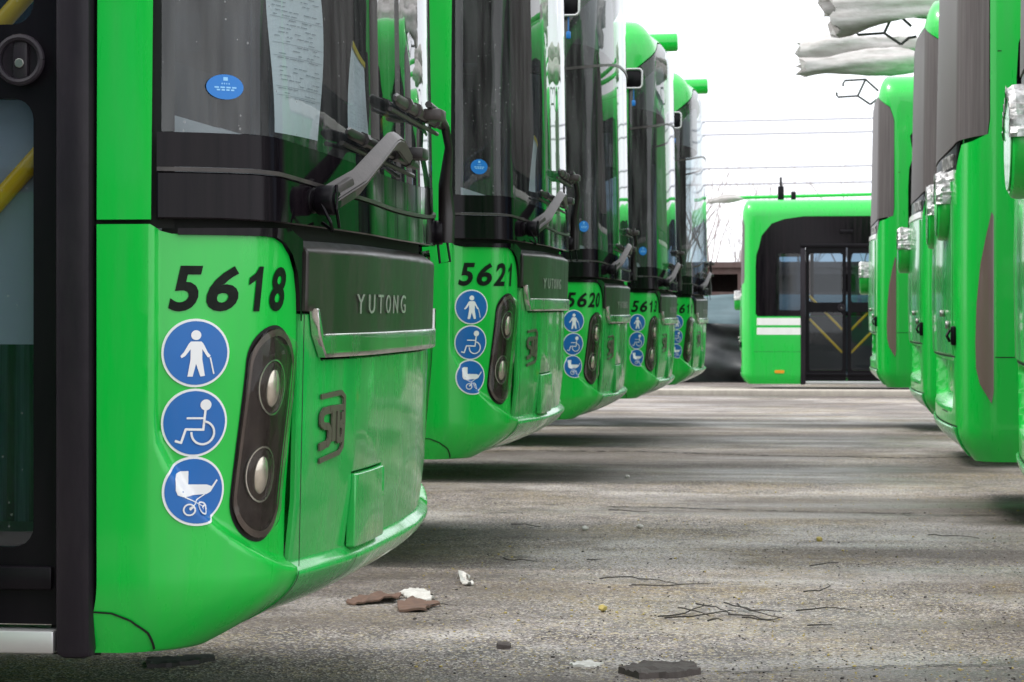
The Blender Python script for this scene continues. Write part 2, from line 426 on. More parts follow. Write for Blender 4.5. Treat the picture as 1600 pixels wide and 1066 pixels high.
RW = 0.0      # how far the rear glazing stays away from the corners
def add_body(root, full_front, full_rear):
    bm = bmesh.new()
    # ---- lower front shell, with the inset corner fascias and bumper
    ce = corner_edge()
    pc = UF + .112
    outer = [(-pc, .34), (pc, .34), (pc, 1.258), (UF - .004, 1.258), (1.335, 1.244), (1.31, 1.238)] + ce + [(.94, .5)]
    outer += [(.94, .47), (-.94, .47), (-.94, .5)] + [(-u, z) for u, z in reversed(ce)] + [(-1.31, 1.238), (-1.335, 1.244), (-UF + .004, 1.258), (-pc, 1.258)]
    hole = None
    patch(bm, [outer], SF, 0, .02, ucuts=FCUT, zcuts=lines(.34, .8, .008) + lines(.8, 1.26, .02), disp=lip)
    # ---- upper front: roof brow, pillars
    up = [(U6F, HT), (U6F, 3.14), (pc, 3.14), (pc, 1.268), (UF - .006, 1.268)] + arch + [(-UF + .006, 1.268), (-pc, 1.268), (-pc, 3.14), (-U6F, 3.14), (-U6F, HT)]
    zc = lines(1.27, 3.25, .25) + [3.25 + (HT - 3.25) * math.sin(R(a)) for a in range(0, 90, 9)]
    uc = cuts_for(-U6F, U6F, .04, .3, .5, 1.5)
    patch(bm, [up], SF, 0, .025, ucuts=uc, zcuts=zc)
    # ---- lower sides, front half
    for s in (1, -1):
        a = xF(DOOR_F[1]) + .03 if s == 1 else pc + .002
        wc = xF(-2.75)
        side = [(a, .34)] + [(u, z) for u, z in reversed(wheel_arch(wc))][0:] + [(U6F, .34), (U6F, 1.46), (a, 1.46)]
        patch(bm, [[(s * u, z) for u, z in side]], SF, 0, .02, ucuts=[s * v for v in lines(a, U6F, .4)])
        # rear half, middle part
        b0 = xR(DOOR_R[0]) + .03 if s == 1 else xR(DOOR_R[1])
        wc = xR(-8.75) if s == 1 else xR(-8.75)
        side = [(b0, .34)] + [(u, z) for u, z in reversed(wheel_arch(wc))] + [(U6R, .34), (U6R, 1.46), (b0, 1.46)]
        patch(bm, [[(s * u, z) for u, z in side]], SR, 0, .02, ucuts=[s * v for v in lines(b0, U6R, .4)])
    # ---- rear shell with side quarters and roof edge
    q = xR(DOOR_R[1]) - .03
    co_ = .02 if RW else .095
    cv = [(q, 3.16), (q - .3, 3.10), (q - .5, 3.0), (q - .66, 2.80), (UR + co_ + .05, 2.60), (UR + co_ + .01, 2.48), (UR + co_, 2.3), (UR + co_, 1.5), (UR + co_ + .03, 1.46)]
    outer = [(-q, .34), (q, .34), (q, 1.46)] + cv[::-1][0:] + [(U6R, 3.16), (U6R, HT), (-U6R, HT), (-U6R, 3.16)] + [(-u, z) for u, z in cv] + [(-q, 1.46)]
    hole = [(u - RW * (1 if u > 1.12 else -1 if u < -1.12 else 0), z) for u, z in [(1.335, 2.02), (1.345, 2.1), (1.345, 2.95), (1.30, 3.12), (1.12, 3.26), (.9, 3.3), (-.9, 3.3), (-1.12, 3.26), (-1.30, 3.12), (-1.345, 2.95), (-1.345, 2.1), (-1.335, 2.01), (-1.25, 1.985), (-1.17, 1.97), (-1.1, 1.83), (1.1, 1.83), (1.17, 1.97), (1.25, 1.985)]]
    zc = lines(.34, .6, .03) + lines(.58, .88, .015) + lines(.9, 3.2, .2) + [3.2 + (HT - 3.2) * math.sin(R(a)) for a in range(0, 90, 9)]
    patch(bm, [outer, hole], SR, 0, .025, ucuts=cuts_for(-U6R, U6R, .02, .3, .9, 1.4), zcuts=zc, disp=niche)
    # ---- roof cap
    pr = []
    us = [0.02, .2, .4, .6, .8, .95] + [1.0 + i * .05 for i in range(9)] + [1.6 + i * .2 for i in range(19)] + [U6F]
    pr += [(SF(u, HT), SF(-u, HT)) for u in us if u <= U6F]
    us2 = [0.02, .3, .6, .9, 1.05, 1.15, 1.25, 1.35, 1.6, 2, 3, 4, 5, U6R]
    pr += [(SR(u, HT), SR(-u, HT)) for u in reversed(us2)]
    rows = []
    for a, b in pr:
        a, b = Vector(a), Vector(b)
        rows.append([bm.verts.new(a.lerp(b, k / 6) + Vector((0, 0, .03 * math.sin(math.pi * k / 6)))) for k in range(7)])
    for r0, r1 in zip(rows, rows[1:]):
        for k in range(6): bm.faces.new((r0[k], r0[k + 1], r1[k + 1], r1[k]))
    # underbody
    box(bm, (-6, 0, .42), (10.9, 2.3, .06))
    body = build('body', bm, M['green'], root, ang=50)
    # closing black panels behind the gaps
    bm = bmesh.new()
    patch(bm, [rect(-1.33, 1.33, 1.0, 1.30)], SF, -.045, 0)
    patch(bm, [[(UF + .06, .33), (xF(DOOR_F[0]), .33), (xF(DOOR_F[0]), 3.2), (UF - .06, 3.2), (UF - .06, 1.25), (UF + .06, 1.25)]], SF, -.03, 0)
    patch(bm, [[(-UF - .06, .33), (-xF(DOOR_F[0]), .33), (-xF(DOOR_F[0]), 3.2), (-UF + .06, 3.2), (-UF + .06, 1.25), (-UF - .06, 1.25)]], SF, -.03, 0)
    build('inner_frame', bm, M['gap'], root)
    # ---- side glazing and black bands
    win = []
    def wp(loops, f):
        bm = bmesh.new(); patch(bm, loops, f, -.006, 0); build('window_surround', bm, M['black_gloss'], root)
    for s in (1, -1):
        xs = [-1.9, -3.3, -4.7, -6.0]
        if s == -1: xs = [-.50] + xs
        for x0, x1 in zip(xs, xs[1:]):
            o = rect(xF(x0), xF(x1), 1.46, 3.14); h = rect(xF(x0) + .06, xF(x1) - .06, 1.54, 2.78, .06)
            wp([[(s * u, z) for u, z in o], [(s * u, z) for u, z in h]], SF)
            win.append((SF, s, xF(x0) + .06, xF(x1) - .06, 1.54, 2.78))
        xs = [-6.0, -7.8, DOOR_R[0] - .03] if s == 1 else [-6.0, -7.8, -9.6, -10.9]
        for x1, x0 in zip(xs, xs[1:]):
            o = rect(xR(x0), xR(x1), 1.46, 3.16); h = rect(xR(x0) + .06, xR(x1) - .06, 1.54, 2.78, .06)
            wp([[(s * u, z) for u, z in o], [(s * u, z) for u, z in h]], SR)
            win.append((SR, s, xR(x0) + .06, xR(x1) - .06, 1.54, 2.78))
        # rear quarter: black field with a pane
        qa = [(q, 1.46), (UR + co_ + .03, 1.46), (UR + co_, 1.5)] + [(u, z) for u, z in cv[::-1][2:]]
        h = rect(UR + .34, q - .05, 1.56, 2.5, .03)
        wp([[(s * u, z) for u, z in qa], [(s * u, z) for u, z in h]], SR)
        win.append((SR, s, UR + .34, q - .05, 1.56, 2.5))
    # over the doors
    for f, rc in ((SF, rect(xF(DOOR_F[0]), xF(-1.9), 2.62, 3.14)), (SR, rect(xR(DOOR_R[1]) - .03, xR(DOOR_R[0]) + .03, 2.62, 3.16))):
        bm = bmesh.new(); patch(bm, [rc], f, -.006, .03); build('door_top_panel', bm, M['black_gloss'], root)
    for f, s, a, b, z0, z1 in win:
        bm = bmesh.new(); patch(bm, [rect(s * a, s * b, z0, z1)] if s > 0 else [rect(-b, -a, z0, z1)], f, -.012, 0)
        build('window', bm, M['side_glass'], root)
    # white stripes
    for s in (1, -1):
        for z0, z1 in ((1.157, 1.274), (1.316, 1.433)):
            for fnx, a, b in ((SR, UR + co_ + .02, q - .01), (SR, xR(DOOR_R[0]) + .04, U6R), (SF, xF(-1.9), U6F)):
                bm = bmesh.new(); patch(bm, [rect(min(s * a, s * b), max(s * a, s * b), z0, z1)], fnx, .0025, .002); build('white_stripe', bm, M['stripe'], root)
    # amber side marker at the lower rear quarter
    bm = bmesh.new(); patch(bm, [rect(UR + .32, UR + .47, .52, .57, .015)], SR, .012, .012); build('side_marker', bm, M['amber'], root)
    return body

def door(root, x0, x1, sill=True):
    """two folding leaves between x0 (front) and x1, on the near side"""
    y = -HW + .012; zb, zt = .40, 2.60; wd = (x0 - x1)
    d = empty('door'); d.parent = root
    for x in (x0, x1):      # thick rubber faced posts
        bm = bmesh.new(); box(bm, (x + (.042 if x == x0 else -.042) - .0, y + .01, (zb + zt) / 2 - .04), (.082, .07, zt - zb + .06), bev=.02)
        build('door_post', bm, M['rubber'], d)
    bm = bmesh.new(); box(bm, ((x0 + x1) / 2, y + .03, 2.63), (wd + .16, .09, .07), bev=.01)
    box(bm, ((x0 + x1) / 2, y - .012, 2.86), (.2, .03, .06), bev=.008)
    build('door_header', bm, M['black'], d)
    if sill:
        bm = bmesh.new(); box(bm, ((x0 + x1) / 2, y + .03, .365), (wd - .0, .10, .05), bev=.006); build('sill', bm, M['silver'], d)
    for k in (0, 1):
        a = x0 - k * wd / 2 - (.012 if k else 0); b = a - wd / 2 + .012
        lf = bmesh.new(); c = (a + b) / 2; W = a - b
        g = rect(b + .055, a - .055, .565, 1.53, .045); g2 = rect(b + .055, a - .055, 1.69, 2.50, .045)
        o = rect(b, a, zb, zt, .01)
        patch(lf, [o, g, g2], lambda u, z, off=0: (u, y + .012 - off, z), 0, .03, ucuts=[], zcuts=[])
        # lower kick ledge
        box(lf, (c, y + .004, .50), (W - .02, .016, .05), bev=.005)
        box(lf, (c, y + .05, .95), (.001, .001, .001))
        L = build('door_leaf', lf, M['black'], d)
        bm = bmesh.new()
        for r in (rect(b + .05, a - .05, .56, 1.535), rect(b + .05, a - .05, 1.685, 2.505)):
            patch(bm, [r], lambda u, z, off=0: (u, y + .024 - off, z), 0, 0, ucuts=[], zcuts=[])
        build('pane', bm, M['door_glass'], L)
        bm = bmesh.new(); sgn = 1 if k == 0 else -1
        for dz in (0, .38):
            tube(bm, [(c - sgn * (W / 2 - .055), y + .07, .86 + dz - .0), (c + sgn * (W / 2 - .055), y + .07, .86 + dz + .56)], .021, 12)
        build('handrail', bm, M['yellow'], L)
        bm = bmesh.new(); kx = a - .075
        tube(bm, ring_pts3((kx, y - .02, 1.61), .048), .008, 8, cap=False)
        box(bm, (kx, y - .008, 1.61), (.034, .022, .09), bev=.006); cyl(bm, (kx, y - .0, 1.61), (kx, y + .01, 1.61), .045)
        H = build('handle', bm, M['rubber'], L)
        bm = bmesh.new(); cyl(bm, (kx, y - .019, 1.603), (kx, y - .024, 1.603), .010, 16, bev=.001); build('lock_button', bm, M['screw'], L)
def ring_pts3(c, r, n=24):
    return [(c[0] + r * math.cos(2 * math.pi * i / n), c[1], c[2] + r * math.sin(2 * math.pi * i / n)) for i in range(n + 1)]

def wheels(root):
    for x in (-2.75, -8.75):
        for s in (-1, 1):
            bm = bmesh.new(); cyl(bm, (x, s * .9, .48), (x, s * 1.17, .48), .48, 40, bev=.05); t = build('wheel', bm, M['tyre'], root)
            bm = bmesh.new(); cyl(bm, (x, s * 1.15, .48), (x, s * 1.175, .48), .28, 32, bev=.01); cyl(bm, (x, s * 1.17, .48), (x, s * 1.21, .48), .11, 24, bev=.01); build('rim', bm, M['rim'], t)

def interior(root, papers=0):
    bm = bmesh.new(); box(bm, (-6.2, 0, .48), (11.2, 2.36, .04))
    build('floor', bm, M['floor'], root)
    bm = bmesh.new(); box(bm, (-6.2, 0, 2.9), (10.6, 2.3, .04))
    for s in (-1, 1):
        box(bm, (-6.4 if s > 0 else -5.9, s * 1.19, .98), (9.6 if s > 0 else 7.0, .03, .94))
    build('lining', bm, M['inner'], root)
    bm = bmesh.new()
    # dashboard: pale top with binnacle hump
    pr = [(-.36, 1.44), (-.40, 1.53), (-.62, 1.575), (-.80, 1.50), (-.82, 1.0), (-.36, 1.0)]
    prism(bm, [(x, z) for x, z in pr], (0, -1.16, 0), (1, 0, 0), (0, 0, 1), (0, 2.3, 0))
    hp = [(-.5, 1.50), (-.56, 1.58), (-.72, 1.60), (-.85, 1.5), (-.85, 1.3), (-.5, 1.3)]
    prism(bm, hp, (0, .3, 0), (1, 0, 0), (0, 0, 1), (0, .62, 0))
    build('dashboard', bm, M['dash'], root, ang=30)
    bm = bmesh.new()
    tube(bm, [(-.92 + .22 * math.cos(a) * .5, .6 + .22 * math.sin(a), 1.56 + .22 * math.cos(a) * .8) for a in [2 * math.pi * i / 28 for i in range(29)]], .014, 8, cap=False)
    tube(bm, [(-.92, .38, 1.56), (-.92, .82, 1.56)], .012, 8); tube(bm, [(-.92, .6, 1.56), (-.75, .6, 1.2)], .03, 8)
    build('steering_wheel', bm, M['black'], root)
    # partition behind the driver, ticket screen
    bm = bmesh.new(); box(bm, (-1.95, .68, 1.35), (.03, .95, 1.7)); box(bm, (-1.4, .1, .95), (1.1, .03, .9))
    box(bm, (-.62, -.35, 2.42), (.06, 1.4, .5)); box(bm, (-2.5, -.6, 2.2), (.03, .9, .4))
    build('driver_partition', bm, M['reflection_streaks'], root)
    for x in (-1.45,):
        bm = bmesh.new(); box(bm, (x, .6, 1.02), (.45, .46, .12), bev=.04); box(bm, (x - .26, .6, 1.4), (.12, .46, .8), bev=.05); box(bm, (x, .6, .75), (.2, .2, .5)); build('driver_seat', bm, M['seat'], root)
    for x in (-3.4, -4.3, -5.2, -6.1, -7.0):
        for s in (-1, 1):
            bm = bmesh.new(); box(bm, (x, s * .72, .98), (.42, .84, .08), bev=.03); box(bm, (x - .24, s * .72, 1.3), (.08, .84, .66), bev=.03); box(bm, (x, s * .72, .74), (.12, .3, .44)); build('seat', bm, M['seat'], root)
    bm = bmesh.new()
    for x, yy in ((-2.0, -.35), (-3.8, -.3), (-5.6, .3), (-7.4, -.3)): tube(bm, [(x, yy, .5), (x, yy, 2.88)], .017, 10)
    tube(bm, [(-1.9, -.5, 2.45), (-8, -.5, 2.45)], .017, 10)
    build('grab_pole', bm, M['yellow'], root)

def pictos():
    """three symbols drawn in a unit circle: x to the right, y up"""
    man = [circ(0, .56, .155, n=24),
           [(-.16, .36), (.16, .36), (.22, .3), (.36, .02), (.45, -.08), (.42, -.14), (.35, -.13), (.19, .12), (.19, -.2), (.28, -.72), (.14, -.74), (0, -.34), (-.1, -.74), (-.26, -.74), (-.17, -.2), (-.17, .12), (-.34, -.1), (-.45, -.16), (-.48, -.09), (-.38, .02), (-.22, .3)]]
    man += stroke([(.44, -.14), (.56, -.66)], .045)
    wc = [circ(.34, .56, .175, n=24)]
    wc += stroke([(.33, .4), (.28, -.22), (-.28, -.2), (-.42, -.62), (-.62, -.56)], .075)
    wc += stroke([(.31, .14), (-.26, .15)], .06)
    wc += stroke(ring_pts(.26, -.32, .36, -185, 85), .07)
    pr = [[(-.66, .42), (-.6, .55), (-.42, .62), (-.16, .62), (-.16, .2), (.46, .18), (.62, .12), (.78, .34), (.82, .3), (.66, .06), (.6, -.04), (.46, -.12), (-.44, -.16), (-.6, -.1), (-.66, .05)]]
    pr += stroke([(-.4, -.16), (.34, -.5)], .035) + stroke([(.4, -.12), (-.26, -.52)], .035)
    pr += stroke(ring_pts(-.26, -.56, .17, 0, 360, 22), .05) + stroke(ring_pts(.25, -.54, .17, 0, 360, 22), .05)
    pr += stroke([(-.26, -.56), (-.14, -.46)], .05) + stroke([(.25, -.54), (.37, -.46)], .05)
    return man, wc, pr
PIC = pictos()

def sticker(root, cu, cz, r, k, lab):
    def fn(x, y, off=0): return SF(cu - x, cz + y, off + lip(cu - x, cz + y))
    UC_ = lines(-r, r, .006); ZC_ = lines(-r, r, .008)
    bm = bmesh.new(); patch(bm, [circ(0, 0, r, n=48)], fn, .0036, .005, ucuts=UC_, zcuts=ZC_); s = build('round_sticker', bm, M['white'], root); s['label'] = lab
    bm = bmesh.new(); patch(bm, [circ(0, 0, r * .93, n=48)], fn, .0046, 0, ucuts=UC_, zcuts=ZC_); build('blue_disc', bm, M['blue'], s)
    bm = bmesh.new()
    for i, pl in enumerate(PIC[k]):
        pts = [(x * r * .93, y * r * .93) for x, y in pl]
        patch(bm, [pts], fn, .0060 + .00005 * i, 0, ucuts=UC_, zcuts=ZC_, plain=True)
    build('pictogram', bm, M['white'], s)

def SFL(u, z, off=0): return SF(u, z, off + lip(u, z))

def headlight(root, s):
    """slanted pill shaped lamp on the corner fascia"""
    n = 18; pl = []
    c0, c1 = Vector((1.052, .955)), Vector((1.078, .66)); r = .089
    for i in range(n + 1):
        t = R(180 * i / n + 5); pl.append((c0.x + r * math.cos(t), c0.y + r * .92 * math.sin(t)))
    for i in range(n + 1):
        t = R(180 + 180 * i / n + 5); pl.append((c1.x + r * 1.0 * math.cos(t), c1.y + r * 1.0 * math.sin(t)))
    pl = [(s * u, z) for u, z in pl]
    uc = [s * v for v in lines(.9, 1.25, .012)]; zc = lines(.55, 1.05, .02)
    H = empty('headlight'); H.parent = root
    def grow(k): 
        cx = sum(p[0] for p in pl) / len(pl); cz = sum(p[1] for p in pl) / len(pl)
        return [(p[0] + (p[0] - cx) / max(1e-6, math.hypot(p[0] - cx, p[1] - cz)) * k, p[1] + (p[1] - cz) / max(1e-6, math.hypot(p[0] - cx, p[1] - cz)) * k) for p in pl]
    bm = bmesh.new(); patch(bm, [grow(.005)], SFL, .0015, 0, ucuts=uc, zcuts=zc); build('lamp_rim', bm, M['gap'], H)
    def bowl(u, z):   # shallow dish
        d = min(1, max(0, (1 - math.hypot((abs(u) - (1.052 + (.955 - z) * .09)) / .095, 0)))) * sm((z - .575) / .06) * sm((1.035 - z) / .06)
        return .0035 + .0035 * d
    bm = bmesh.new(); patch(bm, [grow(-.002)], SFL, 0, 0, ucuts=uc, zcuts=zc, disp=bowl); build('housing', bm, M['lamp_inner'], H)
    bm = bmesh.new(); patch(bm, [grow(-.004), grow(-.019)], SFL, .009, 0, ucuts=uc, zcuts=zc); build('inner_frame', bm, M['lamp_edge'], H)  # paler ring painted in for the highlight along the lamp edge
    for cz, cu in ((.905, 1.062), (.715, 1.085)):
        f = lambda u, z, off=0: SFL(u, z, off)
        bm = bmesh.new()
        cu2 = s * cu
        def dome(u, z, cu2=cu2, cz=cz):
            q = ((u - cu2) / .047) ** 2 + ((z - cz) / .056) ** 2
            return .008 + .010 * math.sqrt(max(0, 1 - q))
        patch(bm, [circ(cu2, cz, .047, .056, 26)], f, 0, .004, ucuts=[s * v for v in lines(.98, 1.2, .006)], zcuts=lines(.6, 1, .007), disp=dome)
        b = build('projector', bm, M['lens'], H)
        bm = bmesh.new(); patch(bm, [circ(cu2, cz, .052, .062, 30), circ(cu2, cz, .0485, .058, 30)], f, .011, .004, ucuts=[s * v for v in lines(.98, 1.2, .012)], zcuts=lines(.6, 1, .02)); build('bezel', bm, M['chrome'], H)
        bm = bmesh.new()
        def d2(u, z, cu2=cu2, cz=cz):
            q = ((u - cu2) / .025) ** 2 + ((z - cz) / .042) ** 2
            return .0080 + .009 * math.sqrt(max(0, 1 - q))
        patch(bm, [circ(cu2 , cz - .002, .024, .041, 22)], f, 0, .003, ucuts=[s * v for v in lines(.98, 1.2, .006)], zcuts=lines(.6, 1, .007), disp=d2)
        build('reflector', bm, M['reflector'], b)
    def puff(u, z):
        e = abs(abs(u) - (1.052 + (.955 - z) * .09)) / .095
        return .022 * sm((1 - e) / .35) * sm((z - .572) / .05) * sm((1.037 - z) / .05) + .004
    bm = bmesh.new(); patch(bm, [pl], SFL, 0, 0, ucuts=uc, zcuts=zc, disp=puff); build('lens', bm, M['lens'], H)

def blade(bm, a, b, th=.018):
    a, b = Vector(a), Vector(b)
    d = b - a
    tube(bm, [a, a + d * .03, b - d * .03, b], [th * .4, th, th, th * .4], 8, flat=(.7, 1))
    for k in (.2, .4, .62, .82):
        p = a + d * k; q = p + d.normalized() * .03
        tube(bm, [p, q], th * 1.25, 8)
    # rubber lip below
    nrm = Vector((-.012, 0, -.026))
    tube(bm, [a + nrm, b + nrm], .006, 6)

def wipers(root):
    # first wiper (near side)
    Wp = empty('wiper'); Wp.parent = root
    pv = Vector(SF(.90, 1.322, 0)); po = Vector(SF(.90, 1.322, .08)); n = (po - pv).normalized()
    bm = bmesh.new(); cyl(bm, pv - n * .02, pv + n * .008, .030, 24, bev=.003); cyl(bm, pv + n * .008, pv + n * .014, .026); cyl(bm, pv + n * .014, pv + n * .060, .034, 28, bev=.006)
    cyl(bm, pv + n * .060, pv + n * .064, .020, 20)
    tube(bm, [pv + Vector((0.03, -.035, -.01)), pv + Vector((.05, -.035, -.05)), pv + Vector((.05, -.01, -.068)), pv + Vector((.02, .02, -.05))], .004, 6)
    tube(bm, [pv + n * .06 + Vector((.0, .0, .034)), pv + n * .062 + Vector((0, -.01, -.02)), pv + n * .06 + Vector((0, .03, -.06))], .004, 6)
    build('pivot', bm, M['black'], Wp)
    bm = bmesh.new()
    p0 = pv + n * .036; p1 = Vector(SF(.77, 1.37, .056)); p2 = Vector(SF(.52, 1.478, .060)); p3 = Vector(SF(.46, 1.488, .060)); p4 = Vector(SF(.22, 1.458, .045))
    tube(bm, [p0 - (p1 - p0) * .15, p0, p1, p1.lerp(p2, .5), p2, p2.lerp(p3, .6), p3.lerp(p4, .15), p3.lerp(p4, .4), p4], [.027, .031, .029, .026, .023, .022, .021, .020, .016], 4, flat=(1.0, 1.15))
    box(bm, p0.lerp(p1, .35), (.046, .10, .052), rot=(p1 - p0).to_track_quat('Y', 'Z').to_matrix(), bev=.008)
    bmesh.ops.bevel(bm, geom=[e for e in bm.edges if not e.is_boundary and len(e.link_faces) == 2 and e.calc_face_angle(0) > 1.0], offset=.004, segments=2, affect='EDGES'); build('wiper_arm', bm, M['wiper'], Wp, ang=40)
    bm = bmesh.new(); blade(bm, SF(.76, 1.487, .03), SF(.0, 1.452, .03), .014)
    box(bm, Vector(SF(.12, 1.475, .05)), (.05, .09, .03), bev=.006)
    build('wiper_blade', bm, M['wiper_dark'], Wp)
    # second wiper: arm stands at the far edge of the glass
    Wp = empty('wiper'); Wp.parent = root
    pv = Vector(SF(-.74, 1.30, -.022)); n = Vector((1, .12, 0)).normalized()
    bm = bmesh.new(); cyl(bm, pv - n * .02, pv + n * .02, .03, 24, bev=.003); cyl(bm, pv + n * .02, pv + n * .05, .036, 28, bev=.006)
    tube(bm, [pv + n * .06 + Vector((0, 0, -.02)), pv + n * .07 + Vector((0, 0, -.085)), pv + n * .04 + Vector((0, 0, -.09)), pv + n * .03], .004, 6)
    build('pivot', bm, M['black'], Wp)
    bm = bmesh.new()
    p0 = pv + n * .048; top = Vector(SF(-.60, 1.60, .036)); 
    q = [p0 + Vector((.01, 0, -.03)), p0 + Vector((.012, 0, .05)), p0 + Vector((.006, .01, .14)), top + Vector((.012, .03, -.06)), top + Vector((.004, .01, 0)), Vector(SF(-.42, 1.622, .036)), Vector(SF(-.15, 1.625, .04))]
    tube(bm, q, [.024, .025, .02, .012, .013, .012, .010], 8, flat=(.9, 1))
    build('wiper_arm', bm, M['wiper_dark'], Wp, ang=55)
    bm = bmesh.new(); blade(bm, SF(.34, 1.60, .035), SF(-.62, 1.605, .03), .016); box(bm, Vector(SF(-.2, 1.60, .05)), (.05, .08, .03), bev=.006)
    build('wiper_blade', bm, M['wiper'], Wp)

def front(root):
    # dark hood filler + grille panel
    bm = bmesh.new()
    top = 1.236
    gl = [(.925, 1.232), (.925, 1.072), (.872, 1.072), (.845, 1.01), (.81, .974), (-.81, .974), (-.845, 1.01), (-.872, 1.072), (-.925, 1.072), (-.925, 1.232)]
    def bev(u, z): return -.03 * sm((z - 1.205) / .03)
    patch(bm, [gl], SF, .000, .03, zcuts=[1.0, 1.05, 1.1, 1.15, 1.20, 1.205, 1.212, 1.22, 1.228], disp=bev, chamfer=.004)
    g = build('grille_panel', bm, M['grey_gloss'], root, ang=60)
    for s in (1, -1):
        bm = bmesh.new(); pl = [(1.30, 1.236), (1.12, 1.236)] + corner_edge()[1:] + [(.932, 1.05), (.932, 1.232), (1.0, 1.256), (1.30, 1.25)]
        patch(bm, [[(s * u, z) for u, z in pl]], SF, -.007, 0, ucuts=[s * v for v in lines(.93, 1.3, .02)])
        build('corner_filler', bm, M['black_gloss'], g)
    for i, ch in enumerate('YUTONG'):      # wide set word, each raised letter on its own
        bm = bmesh.new(); a = .61 - i * .104; text_on(bm, ch, SF, a, a - .064, 1.066, 1.112, .0045, bold=.0, depth=.0015); build('letter', bm, M['letter'], g)
    # chrome trim
    bm = bmesh.new()
    tr = [(.885, 1.078), (.868, 1.078), (.842, 1.018), (.815, .998 + .022), (-.815, .998 + .022), (-.842, 1.018), (-.868, 1.078), (-.885, 1.078), (-.87, 1.02), (-.825, .966), (.825, .966), (.87, 1.02)]
    patch(bm, [tr], SF, .010, .02, chamfer=.004, zcuts=[.98, 1.0])
    build('chrome_trim', bm, M['chrome'], g, ang=50)
    # hood panel
    bm = bmesh.new()
    hd = [(.936, .508), (.936, 1.066), (.87, 1.066), (.84, 1.0), (.80, .96), (-.80, .96), (-.84, 1.0), (-.87, 1.066), (-.936, 1.066), (-.936, .508)]
    fl = rect(.215, .565, .512, .688, .004)
    def hdisp(u, z): return -.013 - .012 * sm((.64 - z) / .12)
    patch(bm, [hd, fl], SF, 0, .012, chamfer=.002, disp=hdisp)
    h = build('hood_panel', bm, M['green_dirty'], root)
    bm = bmesh.new()
    def fdisp(u, z): return -.014 + .012 * sm((.70 - z) / .03)
    patch(bm, [rect(.22, .56, .506, .682, .006)], SF, 0, .02, chamfer=.003, disp=fdisp, ucuts=lines(.22, .56, .04))
    build('tow_flap', bm, M['green_dirty'], h)
    # bumper lower surface is dustier: thin capping rail over the lip
    bm = bmesh.new()
    patch(bm, [rect(-.945, .945, .36, .514)], SF, .004, .006, zcuts=lines(.36, .47, .02) + [.474, .478, .482, .486, .49, .494, .498, .502, .506, .51], ucuts=lines(-.945, .945, .15), disp=lambda u, z: -.030 * sm((z - .478) / .036))
    build('bumper_cover', bm, M['green_dirty'], root)
    def joint(*a, **k):
        bm = bmesh.new(); patch(bm, *a, **k); build('panel_joint', bm, M['gap'], root)
    for u in (.948, .56):
        joint( [rect(u - .0025, u + .0025, .36, .49)], SF, .0065, 0, zcuts=lines(.36, .49, .01))
    for sg in (1, -1):
        joint([[(sg * a, b) for a, b in rect(.9355, .9405, .50, 1.068)]], SF, .0012, 0, zcuts=lines(.5, 1.07, .03), ucuts=[])
    bm = bmesh.new(); fs = [(UF + .112, .43), (UF + .07, .428), (UF + .02, .412), (1.33, .385), (1.28, .345)]
    for a, b in zip(fs, fs[1:]):
        dx, dz = b[0] - a[0], b[1] - a[1]; l = math.hypot(dx, dz); nx, nz = -dz / l * .002, dx / l * .002
        patch(bm, [[(a[0] + nx, a[1] + nz), (a[0] - nx, a[1] - nz), (b[0] - nx, b[1] - nz), (b[0] + nx, b[1] + nz)]], SF, .0035, 0, ucuts=lines(1.2, 1.5, .01), zcuts=lines(.34, .45, .008))
    build('panel_joint', bm, M['gap'], root)
    # emblem of joined rounded letters
    bm = bmesh.new()
    eu, ez, ew, eh = .83, .728, .20, .158
    def E2(x, y, off=0): return SF(eu - ew * x, ez + eh * y, off - .0115)
    parts = [stroke([(.12, .93), (.78, .97), (.9, .9), (.9, .5)], .075), stroke([(.9, .5), (.86, .16), (.74, .08), (.1, .0)], .075)]
    parts += [stroke([(.55, .74), (.22, .72), (.14, .66), (.14, .54), (.22, .5), (.34, .49), (.4, .43), (.4, .3), (.34, .24), (.08, .2)], .11)]
    parts += [stroke([(.52, .74), (.52, .26)], .11), stroke([(.40, .745), (.84, .75)], .09)]
    parts += [stroke([(.68, .70), (.68, .26), (.78, .27), (.84, .33), (.84, .44), (.78, .49), (.70, .49)], .085), stroke([(.72, .5), (.82, .55), (.82, .68)], .08)]
    i = 0
    for pp in parts:
        for pl in pp:
            patch(bm, [pl], E2, .0056 + .00004 * i, .004, ucuts=[], zcuts=[]); i += 1
    m = M['emblem'] if 'emblem' in M else None
    build('emblem', bm, M['emblem'], h)
    # lower windscreen apron
    def wz0(u): return 1.240 + .018 * min(1, (abs(u) / 1.2) ** 2)
    def wz1(u): return 1.322 + .048 * min(1, (abs(u) / 1.1) ** 2)
    us = [1.345 - i * (2.69 / 40) for i in range(41)]
    pl = [(u, wz0(u) + .012) for u in us] + [(u, wz1(u)) for u in reversed(us)]
    bm = bmesh.new(); patch(bm, [pl], SF, .004, .02, chamfer=.003); ap = build('windscreen_apron', bm, M['black_gloss'], root)
    pl = [(u, wz1(u) + .001) for u in us] + [(u, wz1(u) + .010) for u in reversed(us)]
    bm = bmesh.new(); patch(bm, [pl], SF, .007, .01); build('trim_strip', bm, M['wiper'], ap)
    pl = [(u, wz1(u) + .011) for u in us] + [(u, wz1(u) + .085) for u in reversed(us)]
    bm = bmesh.new(); patch(bm, [pl], SF, -.001, 0); build('black_glass_band', bm, M['black_gloss'], ap)
    # windscreen
    us = [1.335 - i * (2.67 / 40) for i in range(41)]
    pl = [(u, wz1(u) + .086) for u in us] + [(u, 2.72 - .10 * (abs(u) / 1.3) ** 2) for u in reversed(us)]
